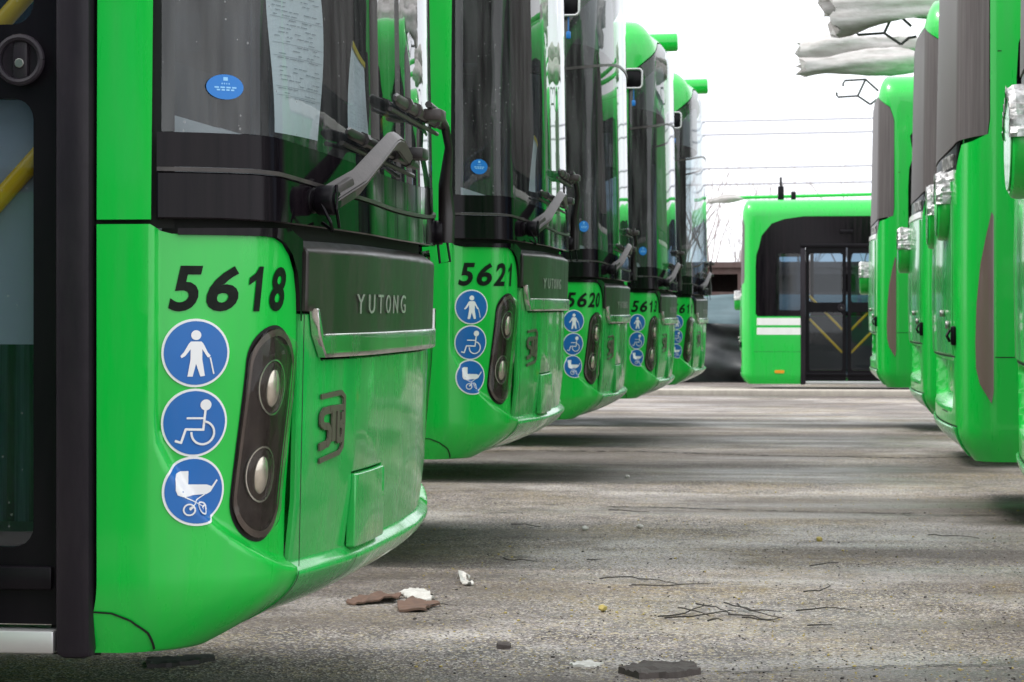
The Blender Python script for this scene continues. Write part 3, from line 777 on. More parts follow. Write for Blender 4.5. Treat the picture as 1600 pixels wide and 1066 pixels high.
    bm = bmesh.new(); patch(bm, [pl], SF, -.002, 0); build('windscreen', bm, M['glass'], root)
    # destination glass above with its trim line
    pl = [(u, 2.735 - .10 * (abs(u) / 1.3) ** 2) for u in us] + [(u, 3.405 - .35 * (max(0, abs(u) - .55) / .8) ** 2.2) for u in reversed(us)]
    bm = bmesh.new(); patch(bm, [pl], SF, -.002, 0, zcuts=lines(2.7, 3.42, .05)); build('destination_glass', bm, M['glass'], root)
    pl = [(u, 2.717 - .10 * (abs(u) / 1.3) ** 2) for u in us] + [(u, 2.735 - .10 * (abs(u) / 1.3) ** 2) for u in reversed(us)]
    bm = bmesh.new(); patch(bm, [pl], SF, .003, .01); build('glass_divider', bm, M['wiper'], root)
    bm = bmesh.new(); patch(bm, [[(u, 2.80) for u in us] + [(u, 3.25 - .3 * (abs(u) / 1.33) ** 2) for u in reversed(us)]], SF, -.09, 0, zcuts=lines(2.7, 3.42, .05)); build('destination_box', bm, M['black'], root)
    # headlights
    headlight(root, 1); headlight(root, -1)
    wipers(root)
    # access stickers
    for k, (z, lab) in enumerate(((.983, 'blue round sticker with a walking person and cane'), (.833, 'blue round sticker with a wheelchair user'), (.687, 'blue round sticker with a pram'))):
        sticker(root, 1.260, z, .0735, k, lab)
    # mirror on the near side
    mr = empty('mirror'); mr.parent = root
    bm = bmesh.new(); tube(bm, [(-.44, -1.20, 3.06), (-.36, -1.30, 3.07), (-.26, -1.33, 3.04)], .02, 10); build('mirror_arm', bm, M['green'], mr)
    bm = bmesh.new(); box(bm, (-.25, -1.33, 3.03), (.15, .11, .16), bev=.035); build('mirror_head', bm, M['black'], mr)
    bm = bmesh.new()
    rp = rect(-.325, -.175, 2.95, 3.11, .03)
    tube(bm, [(x, -1.392, z) for x, z in rp + rp[:1]], .008, 8, cap=False); build('mirror_frame', bm, M['silver'], mr)
    bm = bmesh.new(); tube(bm, [(-.25, -1.33, 2.96), (-.25, -1.33, 2.86)], .005, 6); box(bm, (-.25, -1.33, 2.83), (.03, .02, .05), bev=.009); build('blue_tag', bm, M['sky_blue'], mr)
    # green roof pod
    bm = bmesh.new(); cyl(bm, (-.75, .92, 3.57), (-.02, .95, 3.585), .085, 24, bev=.02); build('roof_pod', bm, M['green'], root)

M['emblem'] = mat('emblem_grey_film', (.09, .075, .06), .4)

def number(root, s):
    bm = bmesh.new(); u = 1.322; w = .064; adv = .081
    for ch in s:
        ww = w * (.84 if ch == '1' else 1)
        u0 = u - (adv - w) * .2 - (w - ww) * .35
        if ch == '1':
            g1 = [(.42, 0), (.70, 0), (.70, 1), (.50, 1), (.38, .86), (.12, .74), (.12, .58), (.42, .70)]
            patch(bm, [[(u0 - (ww + .010) * (x + .19 * y), 1.072 + .098 * y) for x, y in g1]], SFL, .0022, 0, ucuts=lines(.9, 1.35, .012), zcuts=lines(1.07, 1.17, .02)); u -= adv; continue
        text_on(bm, ch, SFL, u0, u0 - ww - .010, 1.072, 1.170, .0022, bold=.028, shear=.22)
        u -= adv
    o = build('fleet_number', bm, M['number'], root, smooth=False); o['label'] = 'black slanted fleet number reading ' + s
    return o

def oval(root, cu, cz, ru, rz, lab):
    bm = bmesh.new(); patch(bm, [circ(cu, cz, ru, rz, 32)], SF, .0015, 0, ucuts=lines(cu - ru, cu + ru, .02)); o = build('oval_sticker', bm, M['sky_blue'], root); o['label'] = lab
    bm = bmesh.new()
    for k, (a, b) in enumerate(((.25, .2), (.62, -.1), (.5, -.3))):
        for j in range(4):
            x0 = -a + j * a / 2 + .03; patch(bm, [rect(cu + ru * x0, cu + ru * (x0 + a / 2 - .07), cz + rz * (b), cz + rz * (b + .12))], SF, .002, 0, ucuts=[], zcuts=[])
    patch(bm, [rect(cu - ru * .12, cu + ru * .12, cz + rz * .5, cz + rz * .78, 0)], SF, .002, 0, ucuts=[], zcuts=[])
    build('sticker_print', bm, M['pale_blue'], o)

def notice(root, us, off, lab, yellow=False):
    """sheet of paper hanging just behind the glass; us = corner list (u,z)"""
    wob = lambda u, z: off + .012 * math.sin(z * 9 + u * 7)
    bm = bmesh.new(); b = us
    n, m = 6, 24; vs = []
    def q(s, t):
        u = (b[0][0] * (1 - s) + b[1][0] * s) * (1 - t) + (b[3][0] * (1 - s) + b[2][0] * s) * t
        z = (b[0][1] * (1 - s) + b[1][1] * s) * (1 - t) + (b[3][1] * (1 - s) + b[2][1] * s) * t
        return u, z
    def pt(s, t, o=0):
        u, z = q(s, t); return SF(u, z, wob(u, z) + o)
    for j in range(m + 1): vs.append([bm.verts.new(pt(i / n, j / m)) for i in range(n + 1)])
    for j in range(m):
        for i in range(n): bm.faces.new((vs[j][i], vs[j][i + 1], vs[j + 1][i + 1], vs[j + 1][i]))
    o = build('paper_notice', bm, M['paper'], root); o['label'] = lab
    rng = random.Random(3)
    def quad(bm, s0, s1, t0, t1, o=.002):
        k = max(1, int((s1 - s0) * 6))
        for i in range(k):
            a, c = s0 + (s1 - s0) * i / k, s0 + (s1 - s0) * (i + 1) / k
            bm.faces.new([bm.verts.new(pt(*p, o)) for p in ((a, t0), (c, t0), (c, t1), (a, t1))])
    bm = bmesh.new(); t = .12
    while t < .86:
        if rng.random() < .8:
            s = .06 + rng.random() * .08
            while s < .85:
                l = .03 + rng.random() * .10
                if rng.random() < .5: quad(bm, s, min(.93, s + l), t, t + .0028)
                s += l + .02
        if rng.random() < .16: quad(bm, .04, .96, t - .008, t - .0065)
        t += .0145
    build('printed_lines', bm, M['ink'], o)
    if yellow:
        bm = bmesh.new(); quad(bm, 0, 1, .93, 1.0, .0025); build('yellow_edge', bm, M['yellow_paper'], o)
    else:
        bm = bmesh.new(); s = .55
        while s < .95:
            l = .008 + rng.random() * .014; quad(bm, s, s + l, .80, .845); s += l + .006 + rng.random() * .01
        build('barcode', bm, M['ink_dark'], o)

def rear(root, drums, wrapz=None):
    # rear window
    us = [1.21 - i * (2.42 / 30) for i in range(31)]
    pl = [(1.340, 2.1), (1.340, 2.95), (1.295, 3.115), (1.115, 3.255), (.9, 3.295), (-.9, 3.295), (-1.115, 3.255), (-1.295, 3.115), (-1.340, 2.95), (-1.340, 2.1)]
    pl = [(u - RW * (1 if u > 1.12 else -1 if u < -1.12 else 0), z) for u, z in pl]; K = 1.33 - RW
    low = [(-K + i * 2 * K / 28, 1.955 + .026 * abs(-K + i * 2 * K / 28) ** 3) for i in range(29)]
    P('rear_window', [pl + low], SR, M['rear_glass'], root, off=-.002, skirt=.01, zcuts=lines(2.0, 3.3, .1), ucuts=cuts_for(-1.34, 1.34, .03, .1, .85, 1.4))
    # black lettered strip + pale lower trim
    low2 = [(u, z - .008) for u, z in reversed(low) if abs(u) < 1.16]
    P('rear_badge_strip', [low2 + [(-1.08, 1.85), (1.08, 1.85)]], SR, M['black'], root, off=-.008, skirt=.01)
    strip = [o for o in kids(root) if o.name.startswith('rear_badge')][-1]
    for i, ch in enumerate('YUTONG'):
        bm = bmesh.new(); a = .45 + i * .095; text_on(bm, ch, SR, a, a + .07, 1.865, 1.935, .004, bold=.0, depth=.006); build('letter', bm, M['letter'], strip)
    P('pale_trim', [rect(-1.07, 1.07, 1.80, 1.846)], SR, M['stripe'], strip, off=.010, skirt=.02, chamfer=.004)
    # hatch
    P('rear_hatch', [[(-1.04, .885), (1.04, .885), (1.04, 1.40), (1.0, 1.7), (.97, 1.79), (-.97, 1.79), (-1.0, 1.7), (-1.04, 1.40)]], SR, M['green_dirty'], root, off=.009, skirt=.012, chamfer=.004)
    for rc in (rect(-1.10, 1.10, .872, .8795), rect(-1.12, 1.12, .512, .519), rect(.45, .75, .575, .580), rect(1.37, xR(DOOR_R[1]) - .03, .874, .879), rect(-xR(DOOR_R[1]) + .03, -1.37, .874, .879), rect(UR + .0, UR + .02, 2.44, 2.445)):
        bm = bmesh.new(); patch(bm, [rc], SR, .0015, 0); build('panel_joint', bm, M['gap'], root)
    P('rear_bumper_cover', [rect(-1.12, 1.12, .36, .510)], SR, M['green_dirty'], root, off=.012, skirt=.012, zcuts=lines(.36, .51, .02), chamfer=.006)
    # tail lamps
    for s in (1, -1):
        e = [(1.352, 1.62), (1.325, 1.5), (1.295, 1.35), (1.275, 1.15), (1.268, .95), (1.272, .82), (1.292, .74), (1.352, .64), (1.362, .70), (1.362, 1.60)]
        P('tail_lamp', [[(s * (u - RW * 1.9), z) for u, z in e]], SR, M['lamp_brown'], root, off=.006, skirt=.01, ucuts=[s * v for v in lines(1.1, 1.38, .012)])
    # rear small fittings
    bm = bmesh.new(); p = Vector(SR(.97, 1.04, .009)); n = Vector((-1, 0, 0)); cyl(bm, p, p + n * .02, .022, 18, bev=.004); build('bolt', bm, M['screw'], root)
    p = Vector(SR(1.0, .99, .009)) if False else Vector(SR(.78, 1.10, .009))
    bm = bmesh.new(); cyl(bm, p, p + n * .025, .018, 18, bev=.004); build('bolt', bm, M['screw'], root)
    p = Vector(SR(1.09, .985, .006)); bm = bmesh.new(); box(bm, p, (.03, .05, .10), bev=.01); tube(bm, [p + Vector((-.02, 0, .03)), p + Vector((-.035, -.01, .0)), p + Vector((-.02, 0, -.03))], .008, 8); build('latch', bm, M['black'], root)
    for (yy, zz, rr, pd, col) in drums:
        D = empty('rope_drum'); D.parent = root
        x0 = -LEN - plan(RP, 1.076, abs(yy))[0] + .0
        c0 = Vector((x0 + .02, yy, zz)); c1 = Vector((x0 - pd, yy, zz))
        bm = bmesh.new(); cyl(bm, c0, c1, rr, 44, bev=.018); build('drum_case', bm, M['green'], D)
        bm = bmesh.new(); cyl(bm, c1 + Vector((-.000, 0, 0)), c1 + Vector((-.006, 0, 0)), rr * .86, 40, bev=.004); build('face_plate', bm, M['green_dirty'], D)
        # crumpled tape over the upper part
        bm = bmesh.new(); rows = []
        rng = random.Random(int(yy * 100))
        a0, a1 = 8, 176
        for i in range(45):
            a = R(a0 + (a1 - a0) * i / 44); row = []
            for k, dx in enumerate((.01, -.0, -pd * .33, -pd * .66, -pd + .012, -pd - .008, -pd - .011)):
                jr = rng.uniform(-.004, .016); r2 = rr + .006 + jr if k < 5 else (rr - .003 + jr * .5 if k == 5 else rr - .04 + jr * 4)
                row.append(bm.verts.new((x0 + dx, yy + r2 * math.cos(a), zz + r2 * math.sin(a))))
            rows.append(row)
        for r0, r1 in zip(rows, rows[1:]):
            for k in range(6): bm.faces.new((r0[k], r0[k + 1], r1[k + 1], r1[k]))
        build('tape', bm, M['tape'], D, smooth=True, ang=25)

def poles(root, ends, hooks, base_x=-5.0):
    """ends: list of (x,y,z,wrap_len,wrap_r)"""
    for (x, y, z, wl, wr) in ends:
        bm = bmesh.new(); tube(bm, [(base_x, y, 3.62), (x + .25, y, z)], .03, 10); p = build('trolley_pole', bm, M['green'], root)
        bm = bmesh.new(); n = 60; m2 = 28; rings = []; sd = z * 13 + y * 31
        for i in range(n + 1):
            t = i / n; cx = x + wl * t; cz = z - .06 * (1 - t) ** 2
            base = wr * (1.05 + .28 * math.sin(t * 7 + sd)) * (1 if t < .8 else 1 - (t - .8) * 2.2)
            row = []
            for k in range(m2):
                an = 2 * math.pi * k / m2; dy, dz = math.cos(an), math.sin(an)
                q = Vector((cx * 2.2, dy * 1.1, dz * 1.1 + sd))
                rr = base * (1 + .40 * noise.noise(q) + .16 * abs(noise.noise(Vector((q.x * 1.4, q.y * 5, q.z * 5)))) + .05 * noise.noise(q * 7))
                row.append(bm.verts.new((cx + .05 * noise.noise(Vector((dy * 2, dz * 2, sd))) * (1 if i else 2.5), y + dy * rr, cz + dz * rr * 1.12)))
            rings.append(row)
        for r0, r1 in zip(rings, rings[1:]):
            for k in range(m2): bm.faces.new((r0[k], r0[(k + 1) % m2], r1[(k + 1) % m2], r1[k]))
        bm.faces.new(rings[0][::-1]); bm.faces.new(rings[-1])
        build('cloth_wrap', bm, M['wrap'], p, ang=60)
    if hooks:
        hx, hz, hy = hooks
        bm = bmesh.new()
        def t(*pts): tube(bm, [(hx + a, hy + dy, hz + b) for a, dy, b in pts], .011, 8)
        t((0, 0, 0), (-.13, 0, .09), (-.33, 0, .08), (-.345, 0, .10), (-.345, 0, .13)); t((-.13, 0, .09), (-.05, 0, .26)); t((.08, 0, .14), (-.05, 0, .26), (-.26, 0, .25), (-.28, 0, .22), (-.28, 0, .19))
        t((0, 0, 0), (.06, 0, .05), (.12, 0, .06))
        build('pole_hook', bm, M['steel'], root)

# ------------------------------------------------------------------ left row (fronts towards the aisle)
def front_bus():
    root = empty('trolleybus')
    add_body(root, True, False)
    door(root, DOOR_F[0], DOOR_F[1]); door(root, DOOR_R[0], DOOR_R[1])
    wheels(root); interior(root); front(root)
    return root
def rear_simple(root):
    rear(root, [(-.8, 1.6, .18, .13, 0), (.45, 1.58, .18, .13, 0)])

proto = front_bus()
GL = 'trolleybuses parked in the left row'
left = [
    ('5618', (-1.118, 6.25, 0), 'nearest trolleybus of the left row, numbered 5618, paper notices behind its windscreen'),
    ('5621', (-1.268, 11.29, .10), 'green trolleybus numbered 5621 parked second from the camera in the left row'),
    ('5620', (-1.42, 16.85, .01), 'green trolleybus numbered 5620, third in the left row, between 5621 and 5613'),
    ('5613', (-1.38, 21.6, -.03), 'trolleybus numbered 5613, fourth in the left row, green roof brow against the sky'),
    ('5611', (-1.315, 25.9, -.05), 'green trolleybus at the far end of the left row, half hidden, smallest front'),
    ('5616', (-1.36, 1.15, 0), 'unseen green trolleybus added outside the left edge, mirrored in the side of the nearest one'),  # unseen bus added to give the nearest bus side something dark to reflect
]
buses = []
for i, (num, loc, lab) in enumerate(left):
    b = proto if i == 0 else copy_tree(proto)
    b.location = loc; tag(b, lab, 'trolleybus', GL); buses.append(b)
for b, (num, loc, lab) in zip(buses, left):
    number(b, num)
oval(buses[0], 1.205, 1.555, .040, .027, 'blue oval sticker on the windscreen')
oval(buses[1], 1.235, 1.575, .036, .032, 'blue round sticker on the windscreen')
oval(buses[2], 1.20, 1.60, .036, .036, 'blue round sticker on the windscreen')
oval(buses[3], 1.22, 1.59, .036, .036, 'blue round sticker on the windscreen')
notice(buses[0], [(1.01, 1.47), (.72, 1.47), (.73, 2.15), (1.0, 2.15)], -.05, 'long white printed sheet with a barcode')
notice(buses[0], [(.46, 1.50), (.27, 1.50), (.24, 1.70), (.44, 1.735)], -.05, 'small printed sheet with a yellow top edge', True)
notice(buses[1], [(.62, 1.50), (.47, 1.50), (.44, 1.72), (.60, 1.75)], -.05, 'small printed sheet with a yellow top edge', True)
# the vehicles beyond the first two lose nothing; all carry the same lamps, doors and wipers

# ------------------------------------------------------------------ right row (rears towards the aisle)
def rear_bus():
    root = empty('trolleybus')
    add_body(root, False, True)
    door(root, DOOR_F[0], DOOR_F[1]); door(root, DOOR_R[0], DOOR_R[1])
    wheels(root); interior(root)
    P('front_mask', [[(1.33, 1.0), (1.33, 3.05), (1.1, 3.3), (.6, 3.40), (-.6, 3.40), (-1.1, 3.3), (-1.33, 3.05), (-1.33, 1.0)]], SF, M['black_gloss'], root, off=-.012, skirt=0, zcuts=lines(1.0, 3.4, .08))
    P('hood_panel', [rect(-.936, .936, .508, 1.2)], SF, M['green_dirty'], root, off=-.008, skirt=.01)
    return root
rp = rear_bus()
GR = 'trolleybuses parked in the right row'
right = [
    ('R1', (.70 + LEN, 8.65, 0), 1, [(-.5, 1.62, .18, .12, 0)], None, None, 'green trolleybus cut off by the right edge of the photo, nearest of the right row'),
    ('R2', (.605 + LEN, 13.81, -.05), 1, [(-.8, 1.66, .175, .065, 0), (.2, 1.64, .175, .05, 0)], None, None, 'green trolleybus rear with two taped rope drums side by side, second in the right row'),
    ('R3', (.635 + LEN, 19.05, -.06), 1, [(.1, 1.58, .17, .10, 0)], [(-12.62, .0, 3.50, 1.6, .10), (-12.68, .25, 3.62, 1.7, .12)], (-12.08, 3.20, .1), 'green trolleybus rear, third in the right row, its wrapped poles at the top edge'),
    ('R4', (.42 + LEN, 25.15, -.04), 1, [(.3, 1.42, .165, .11, 0)], [(-12.68, .0, 3.66, 1.35, .085), (-12.72, .2, 3.84, 1.25, .10)], (-12.0, 3.22, .1), 'green trolleybus fourth in the right row, rounded roof corner and cloth wrapped poles above'),
    ('R5', (-1.42 + LEN, 39.5, -.443), .95, [(-.2, 1.72, .16, .1, 0)], [(-12.5, -.3, 3.47, .55, .05)], None, 'trolleybus at the end of the aisle, dark double door and white stripes in view'),
]
rb = []
for i, r in enumerate(right):
    if i == 4:      # the far bus has green all round its rear corner
        RW = .14; b = rear_bus()
    else: b = rp if i == 0 else copy_tree(rp)
    b.location = r[1]; b.scale = (1, 1, r[2]); tag(b, r[6], 'trolleybus', GR); rb.append(b)
for b, r in zip(rb, right):
    RW = .14 if r[0] == 'R5' else 0.0
    rear(b, r[3])
    if r[4]: poles(b, r[4], r[5])
# dark lamp unit on the roof of the far bus
bm = bmesh.new(); box(bm, (-11.35, -.6, 3.50), (.10, .10, .30), bev=.02); box(bm, (-11.15, -.6, 3.46), (.08, .1, .2), bev=.02); tube(bm, [(-11.35, -.6, 3.6), (-11.35, -.6, 3.8)], .02, 8)
build('pole_catch', bm, M['black'], rb[4])

# ------------------------------------------------------------------ ground
def gz(y): return -.00828 * max(0, y - 8)
def ground():
    bm = bmesh.new()
    ys = [-30, -5, 0, 2, 4, 6, 8] + [8 + i * 2 for i in range(1, 16)] + [45, 60, 100, 200, 500]
    xs = [-400, -60, -20, -8, -4, -2, 0, 2, 4, 8, 20, 60, 400]
    V = [[bm.verts.new((x, y, gz(min(y, 38)))) for x in xs] for y in ys]
    for r0, r1 in zip(V, V[1:]):
        for k in range(len(xs) - 1): bm.faces.new((r0[k], r0[k + 1], r1[k + 1], r1[k]))
    m = bpy.data.materials.new('worn_asphalt'); m.use_nodes = True; n = m.node_tree; b = n.nodes['Principled BSDF']; L = n.links.new
    t = n.nodes.new('ShaderNodeTexCoord')
    def noi(scale, detail, sc3=(1, 1, 1), rough=.6, loc=(0, 0, 0)):
        mp = n.nodes.new('ShaderNodeMapping'); mp.inputs['Scale'].default_value = sc3; mp.inputs['Location'].default_value = loc
        z = n.nodes.new('ShaderNodeTexNoise'); z.inputs['Scale'].default_value = scale; z.inputs['Detail'].default_value = detail; z.inputs['Roughness'].default_value = rough
        L(t.outputs['Object'], mp.inputs[0]); L(mp.outputs[0], z.inputs['Vector']); return z.outputs[0]
    def rng(x, a, b_, c=0, d=1):
        r = n.nodes.new('ShaderNodeMapRange'); r.inputs[1].default_value = a; r.inputs[2].default_value = b_; r.inputs[3].default_value = c; r.inputs[4].default_value = d; L(x, r.inputs[0]); return r.outputs[0]
    def mixc(f, a, b_):
        x = n.nodes.new('ShaderNodeMix'); x.data_type = 'RGBA'; L(f, x.inputs[0])
        for k, v in ((6, a), (7, b_)):
            if isinstance(v, tuple): x.inputs[k].default_value = (*v, 1)
            else: L(v, x.inputs[k])
        return x.outputs[2]
    big = noi(.8, 6, (.8, .8, 1)); mid = noi(3.5, 10, (1, .8, 1), .7, (3, 1, 0)); fine = noi(95, 3, rough=.7)
    base = mixc(rng(mid, .35, .68), (.078, .060, .057), (.35, .29, .27))
    base = mixc(rng(big, .52, .60, 0, .8), base, (.58, .53, .515))
    # pebbly aggregate
    v = n.nodes.new('ShaderNodeTexVoronoi'); v.inputs['Scale'].default_value = 130; L(t.outputs['Object'], v.inputs['Vector'])
    sep = n.nodes.new('ShaderNodeSeparateColor'); L(v.outputs['Color'], sep.inputs[0])
    base = mixc(rng(sep.outputs[0], .76, .80, 0, .8), base, (.74, .68, .63))
    base = mixc(rng(sep.outputs[1], .68, .74, 0, .85), base, (.025, .02, .02))
    # coarser grains
    v2 = n.nodes.new('ShaderNodeTexVoronoi'); v2.inputs['Scale'].default_value = 95; L(t.outputs['Object'], v2.inputs['Vector'])
    s2 = n.nodes.new('ShaderNodeSeparateColor'); L(v2.outputs['Color'], s2.inputs[0])
    base = mixc(rng(s2.outputs[2], .88, .92, 0, .7), base, (.55, .45, .25))
    # moss and mud
    ms = n.nodes.new('ShaderNodeMath'); ms.operation = 'MULTIPLY'; L(rng(noi(1.1, 5, (.9, .7, 1), .6, (9, 4, 0)), .48, .6), ms.inputs[0]); L(rng(noi(30, 4), .45, .6), ms.inputs[1])
    base = mixc(rng(ms.outputs[0], 0, 1, 0, .55), base, (.30, .21, .06))
    base = mixc(rng(noi(4.5, 9, (.8, 1.0, 1), .75, (1, 7, 0)), .57, .68, 0, .75), base, (.055, .045, .042))
    base = mixc(rng(fine, .3, .7, 0, .25), base, (.1, .09, .085))
    # damp, darker lanes and fine grit
    base = mixc(rng(noi(.45, 4, (.6, 1, 1), .55, (2, 12, 0)), .46, .58, 0, .75), base, (.085, .066, .058))
    base = mixc(rng(noi(60, 5, rough=.8, loc=(4, 4, 0)), .54, .64, 0, .7), base, (.05, .04, .037))
    base = mixc(rng(noi(50, 5, rough=.8, loc=(8, 1, 0)), .57, .66, 0, .6), base, (.66, .60, .55))
    L(base, b.inputs['Base Color'])
    L(rng(noi(.9, 5, (.4, 1.5, 1), .6, (5, 5, 0)), .42, .62, .85, .38), b.inputs['Roughness'])
    bp = n.nodes.new('ShaderNodeBump'); bp.inputs['Strength'].default_value = .9; bp.inputs['Distance'].default_value = .006
    bp2 = n.nodes.new('ShaderNodeBump'); bp2.inputs['Strength'].default_value = .25; bp2.inputs['Distance'].default_value = .012
    L(v.outputs['Distance'], bp.inputs['Height']); L(mid, bp2.inputs['Height']); L(bp2.outputs[0], bp.inputs['Normal']); L(bp.outputs[0], b.inputs['Normal'])
    o = build('asphalt_ground', bm, m, None, smooth=True); tag(o, kind='structure')
ground()

def G3(px, py):
    """point of the ground seen at a pixel of the 1600 px photograph (used once to take positions off it)"""
    d = Vector((math.cos(YAW), math.sin(YAW), 0)) * ((px - 800) / FPX) + Vector((-math.sin(YAW), math.cos(YAW), 0)) + Vector((0, 0, (481 - py) / FPX))
    t = 1.08 / -d.z
    for _ in range(8):
        t = (1.08 - gz(d.y * t)) / -d.z
    return Vector((0, 0, 1.08)) + d * t

# cracks in the asphalt
mcrack = mat('crack_dirt', (.022, .018, .016), .95)
def crack(pts, wd):
    rng = random.Random(int(pts[0][0] * 7)); P2 = [G3(*p) for p in pts]; bm = bmesh.new(); prev = None
    full = []
    for a, b in zip(P2, P2[1:]):
        k = max(2, int((b - a).length / .03))
        for i in range(k): full.append(a.lerp(b, i / k) + Vector((rng.uniform(-.008, .008), rng.uniform(-.02, .02), 0)))
    for p in full:
        h = wd * rng.uniform(.15, 1.2); z = gz(p.y) + .004
        q = (bm.verts.new((p.x, p.y - h, z)), bm.verts.new((p.x, p.y + h, z)))
        if prev: bm.faces.new((prev[0], q[0], q[1], prev[1]))
        prev = q
    tag(build('asphalt_crack', bm, mcrack), kind='structure')
crack([(1075, 1050), (1180, 1052), (1300, 1046), (1420, 1042), (1600, 1040)], .007)
crack([(660, 706), (820, 705), (1000, 706), (1180, 712), (1420, 716), (1560, 714)], .035)
crack([(940, 792), (1060, 794), (1200, 799), (1330, 802), (1440, 803)], .018)
crack([(1330, 806), (1470, 806), (1600, 806)], .012)
crack([(700, 835), (830, 826)], .006)

# twigs, chips, scraps lying on the asphalt
mtw = mat('dark_twig', (.03, .025, .022), .8); mst = mat('stone', (.3, .27, .22), .8, dirt=.5); mwh = mat('pale_chip', (.62, .60, .57), .7, dirt=.7, dirtcol=(.3, .26, .22), dscale=(30, 30, 30))
mch = mat('broken_asphalt_chunk', (.075, .062, .056), .85, bump=1, bscale=60, dirt=.6, dirtcol=(.04, .03, .03)); mbr = mat('brown_scrap', (.15, .085, .06), .8, dirt=.8, dirtcol=(.09, .06, .05), dscale=(25, 25, 25)); mbk = mat('charred_board', (.02, .018, .018), .6, bump=.5, bscale=40); mol = mat('yellow_stone', (.42, .33, .1), .8)
def twig(pxs, r, lab, grp='twigs scattered on the asphalt'):
    base = G3(*pxs[0]); root = None; bm = bmesh.new()
    pts = [G3(*p) - base + Vector((0, 0, r + .002 + random.uniform(0, .01))) for p in pxs]
    fine = []
    for a, b in zip(pts, pts[1:]):
        for i in range(3): fine.append(a.lerp(b, i / 3) + Vector((random.uniform(-.004, .004), random.uniform(-.01, .01), random.uniform(0, .006))))
    fine.append(pts[-1])
    tube(bm, fine, [r * (1 - .6 * i / len(fine)) for i in range(len(fine))], 6)
    o = build('twig', bm, mtw); o.location = base; tag(o, lab, 'twig', grp)
T = 'thin dark twig of the tangled pile in front of the aisle centre'
pile = [((1030, 968), (1070, 962), (1112, 950)), ((1040, 970), (1100, 968), (1135, 960), (1150, 958)), ((1060, 955), (1085, 962), (1110, 966)), ((1088, 950), (1120, 956), (1140, 964)), ((1130, 945), (1155, 953), (1180, 962), (1222, 972)), ((1140, 962), (1165, 966), (1200, 972), (1225, 968)), ((1150, 950), (1175, 958), (1220, 960)), ((1108, 975), (1130, 974)), ((1160, 972), (1190, 975), (1210, 974))]
for i, p in enumerate(pile): twig(p, .0032, T, 'twigs of the tangled pile')
for p, l in ((((935, 910), (985, 908), (1030, 912), (1058, 916)), 'long thin twig lying above the left end of the twig pile'),
             (((985, 918), (1040, 920), (1110, 915)), 'thin twig lying just below the long one, left of centre'),
             (((1255, 930), (1280, 928), (1296, 922), (1292, 916)), 'curled hook shaped twig right of the twig pile'),
             (((1245, 958), (1290, 954), (1335, 956)), 'straight thin twig right of the twig pile'),
             (((1262, 982), (1300, 981)), 'short thin twig below the straight one on the right'),
             (((785, 878), (812, 880), (840, 879)), 'thin twig right of the nearest bus bumper'),
             (((800, 822), (820, 824), (845, 826)), 'dark twig lying in the shade beyond the nearest bus'),
             (((918, 878), (942, 876)), 'small dark twig left of the middle of the ground'),
             (((1265, 887), (1310, 884)), 'small faint twig above the curled one'),
             (((950, 800), (1015, 803)), 'dark twig beside the middle crack'),
             (((1450, 838), (1480, 840), (1530, 845)), 'dark twig at the right near the shade'),
             (((640, 948), (672, 950), (700, 947)), 'dark twig beside the white scrap')):
    twig(p, .003, l)
def chip(px, py, sz, m, name, lab, grp, seed=0, flat=.35):
    rng = random.Random(seed); bm = bmesh.new(); bmesh.ops.create_icosphere(bm, subdivisions=2, radius=1)
    for v in bm.verts: v.co = Vector((v.co.x * sz, v.co.y * sz * .8, v.co.z * sz * flat)) * (1 + .35 * noise.noise(v.co * 1.7 + Vector((seed, 0, 0))))
    z0 = min(v.co.z for v in bm.verts)
    o = build(name, bm, m, ang=25); g = G3(px, py); o.location = g + Vector((0, 0, -z0 - sz * .05)); o.rotation_euler = (0, 0, rng.random() * 6); tag(o, lab, 'stone', grp)
    return o
for i, (px, py, l) in enumerate(((980, 747, 'white stone alone in the middle distance between the rows'), (914, 829, 'white stone left of centre, beyond the twig pile'), (1000, 826, 'small pale stone right of the white one'), (1280, 846, 'small tan stone right of the ground centre'), (942, 956, 'pale flat stone left of the twig pile'))):
    chip(px, py, .02, mwh if i < 3 else mol, 'stone', l, 'stones on the asphalt', i, .6)
rs = random.Random(11)
bm = bmesh.new()
for i in range(2600):
    px = rs.uniform(640, 1600); py = 760 + 306 * rs.random() ** .8
    if px < 900 and py > 900 and rs.random() < .3: continue
    g = G3(px, py); s = rs.uniform(.0012, .0034) * (1.8 if rs.random() < .06 else 1)
    r = bmesh.ops.create_icosphere(bm, subdivisions=1, radius=s)
    for v in r['verts']: v.co = Vector((v.co.x * 1.3, v.co.y, v.co.z * .8)) + g + Vector((0, 0, s * .4)) + Vector(noise.noise_vector(v.co * 300)) * s * .3
for f in bm.faces: f.material_index = int((f.calc_center_median().x * 37) % 3)
o = build('gravel', bm, [mst, mtw, mol]); tag(o, kind='stuff')
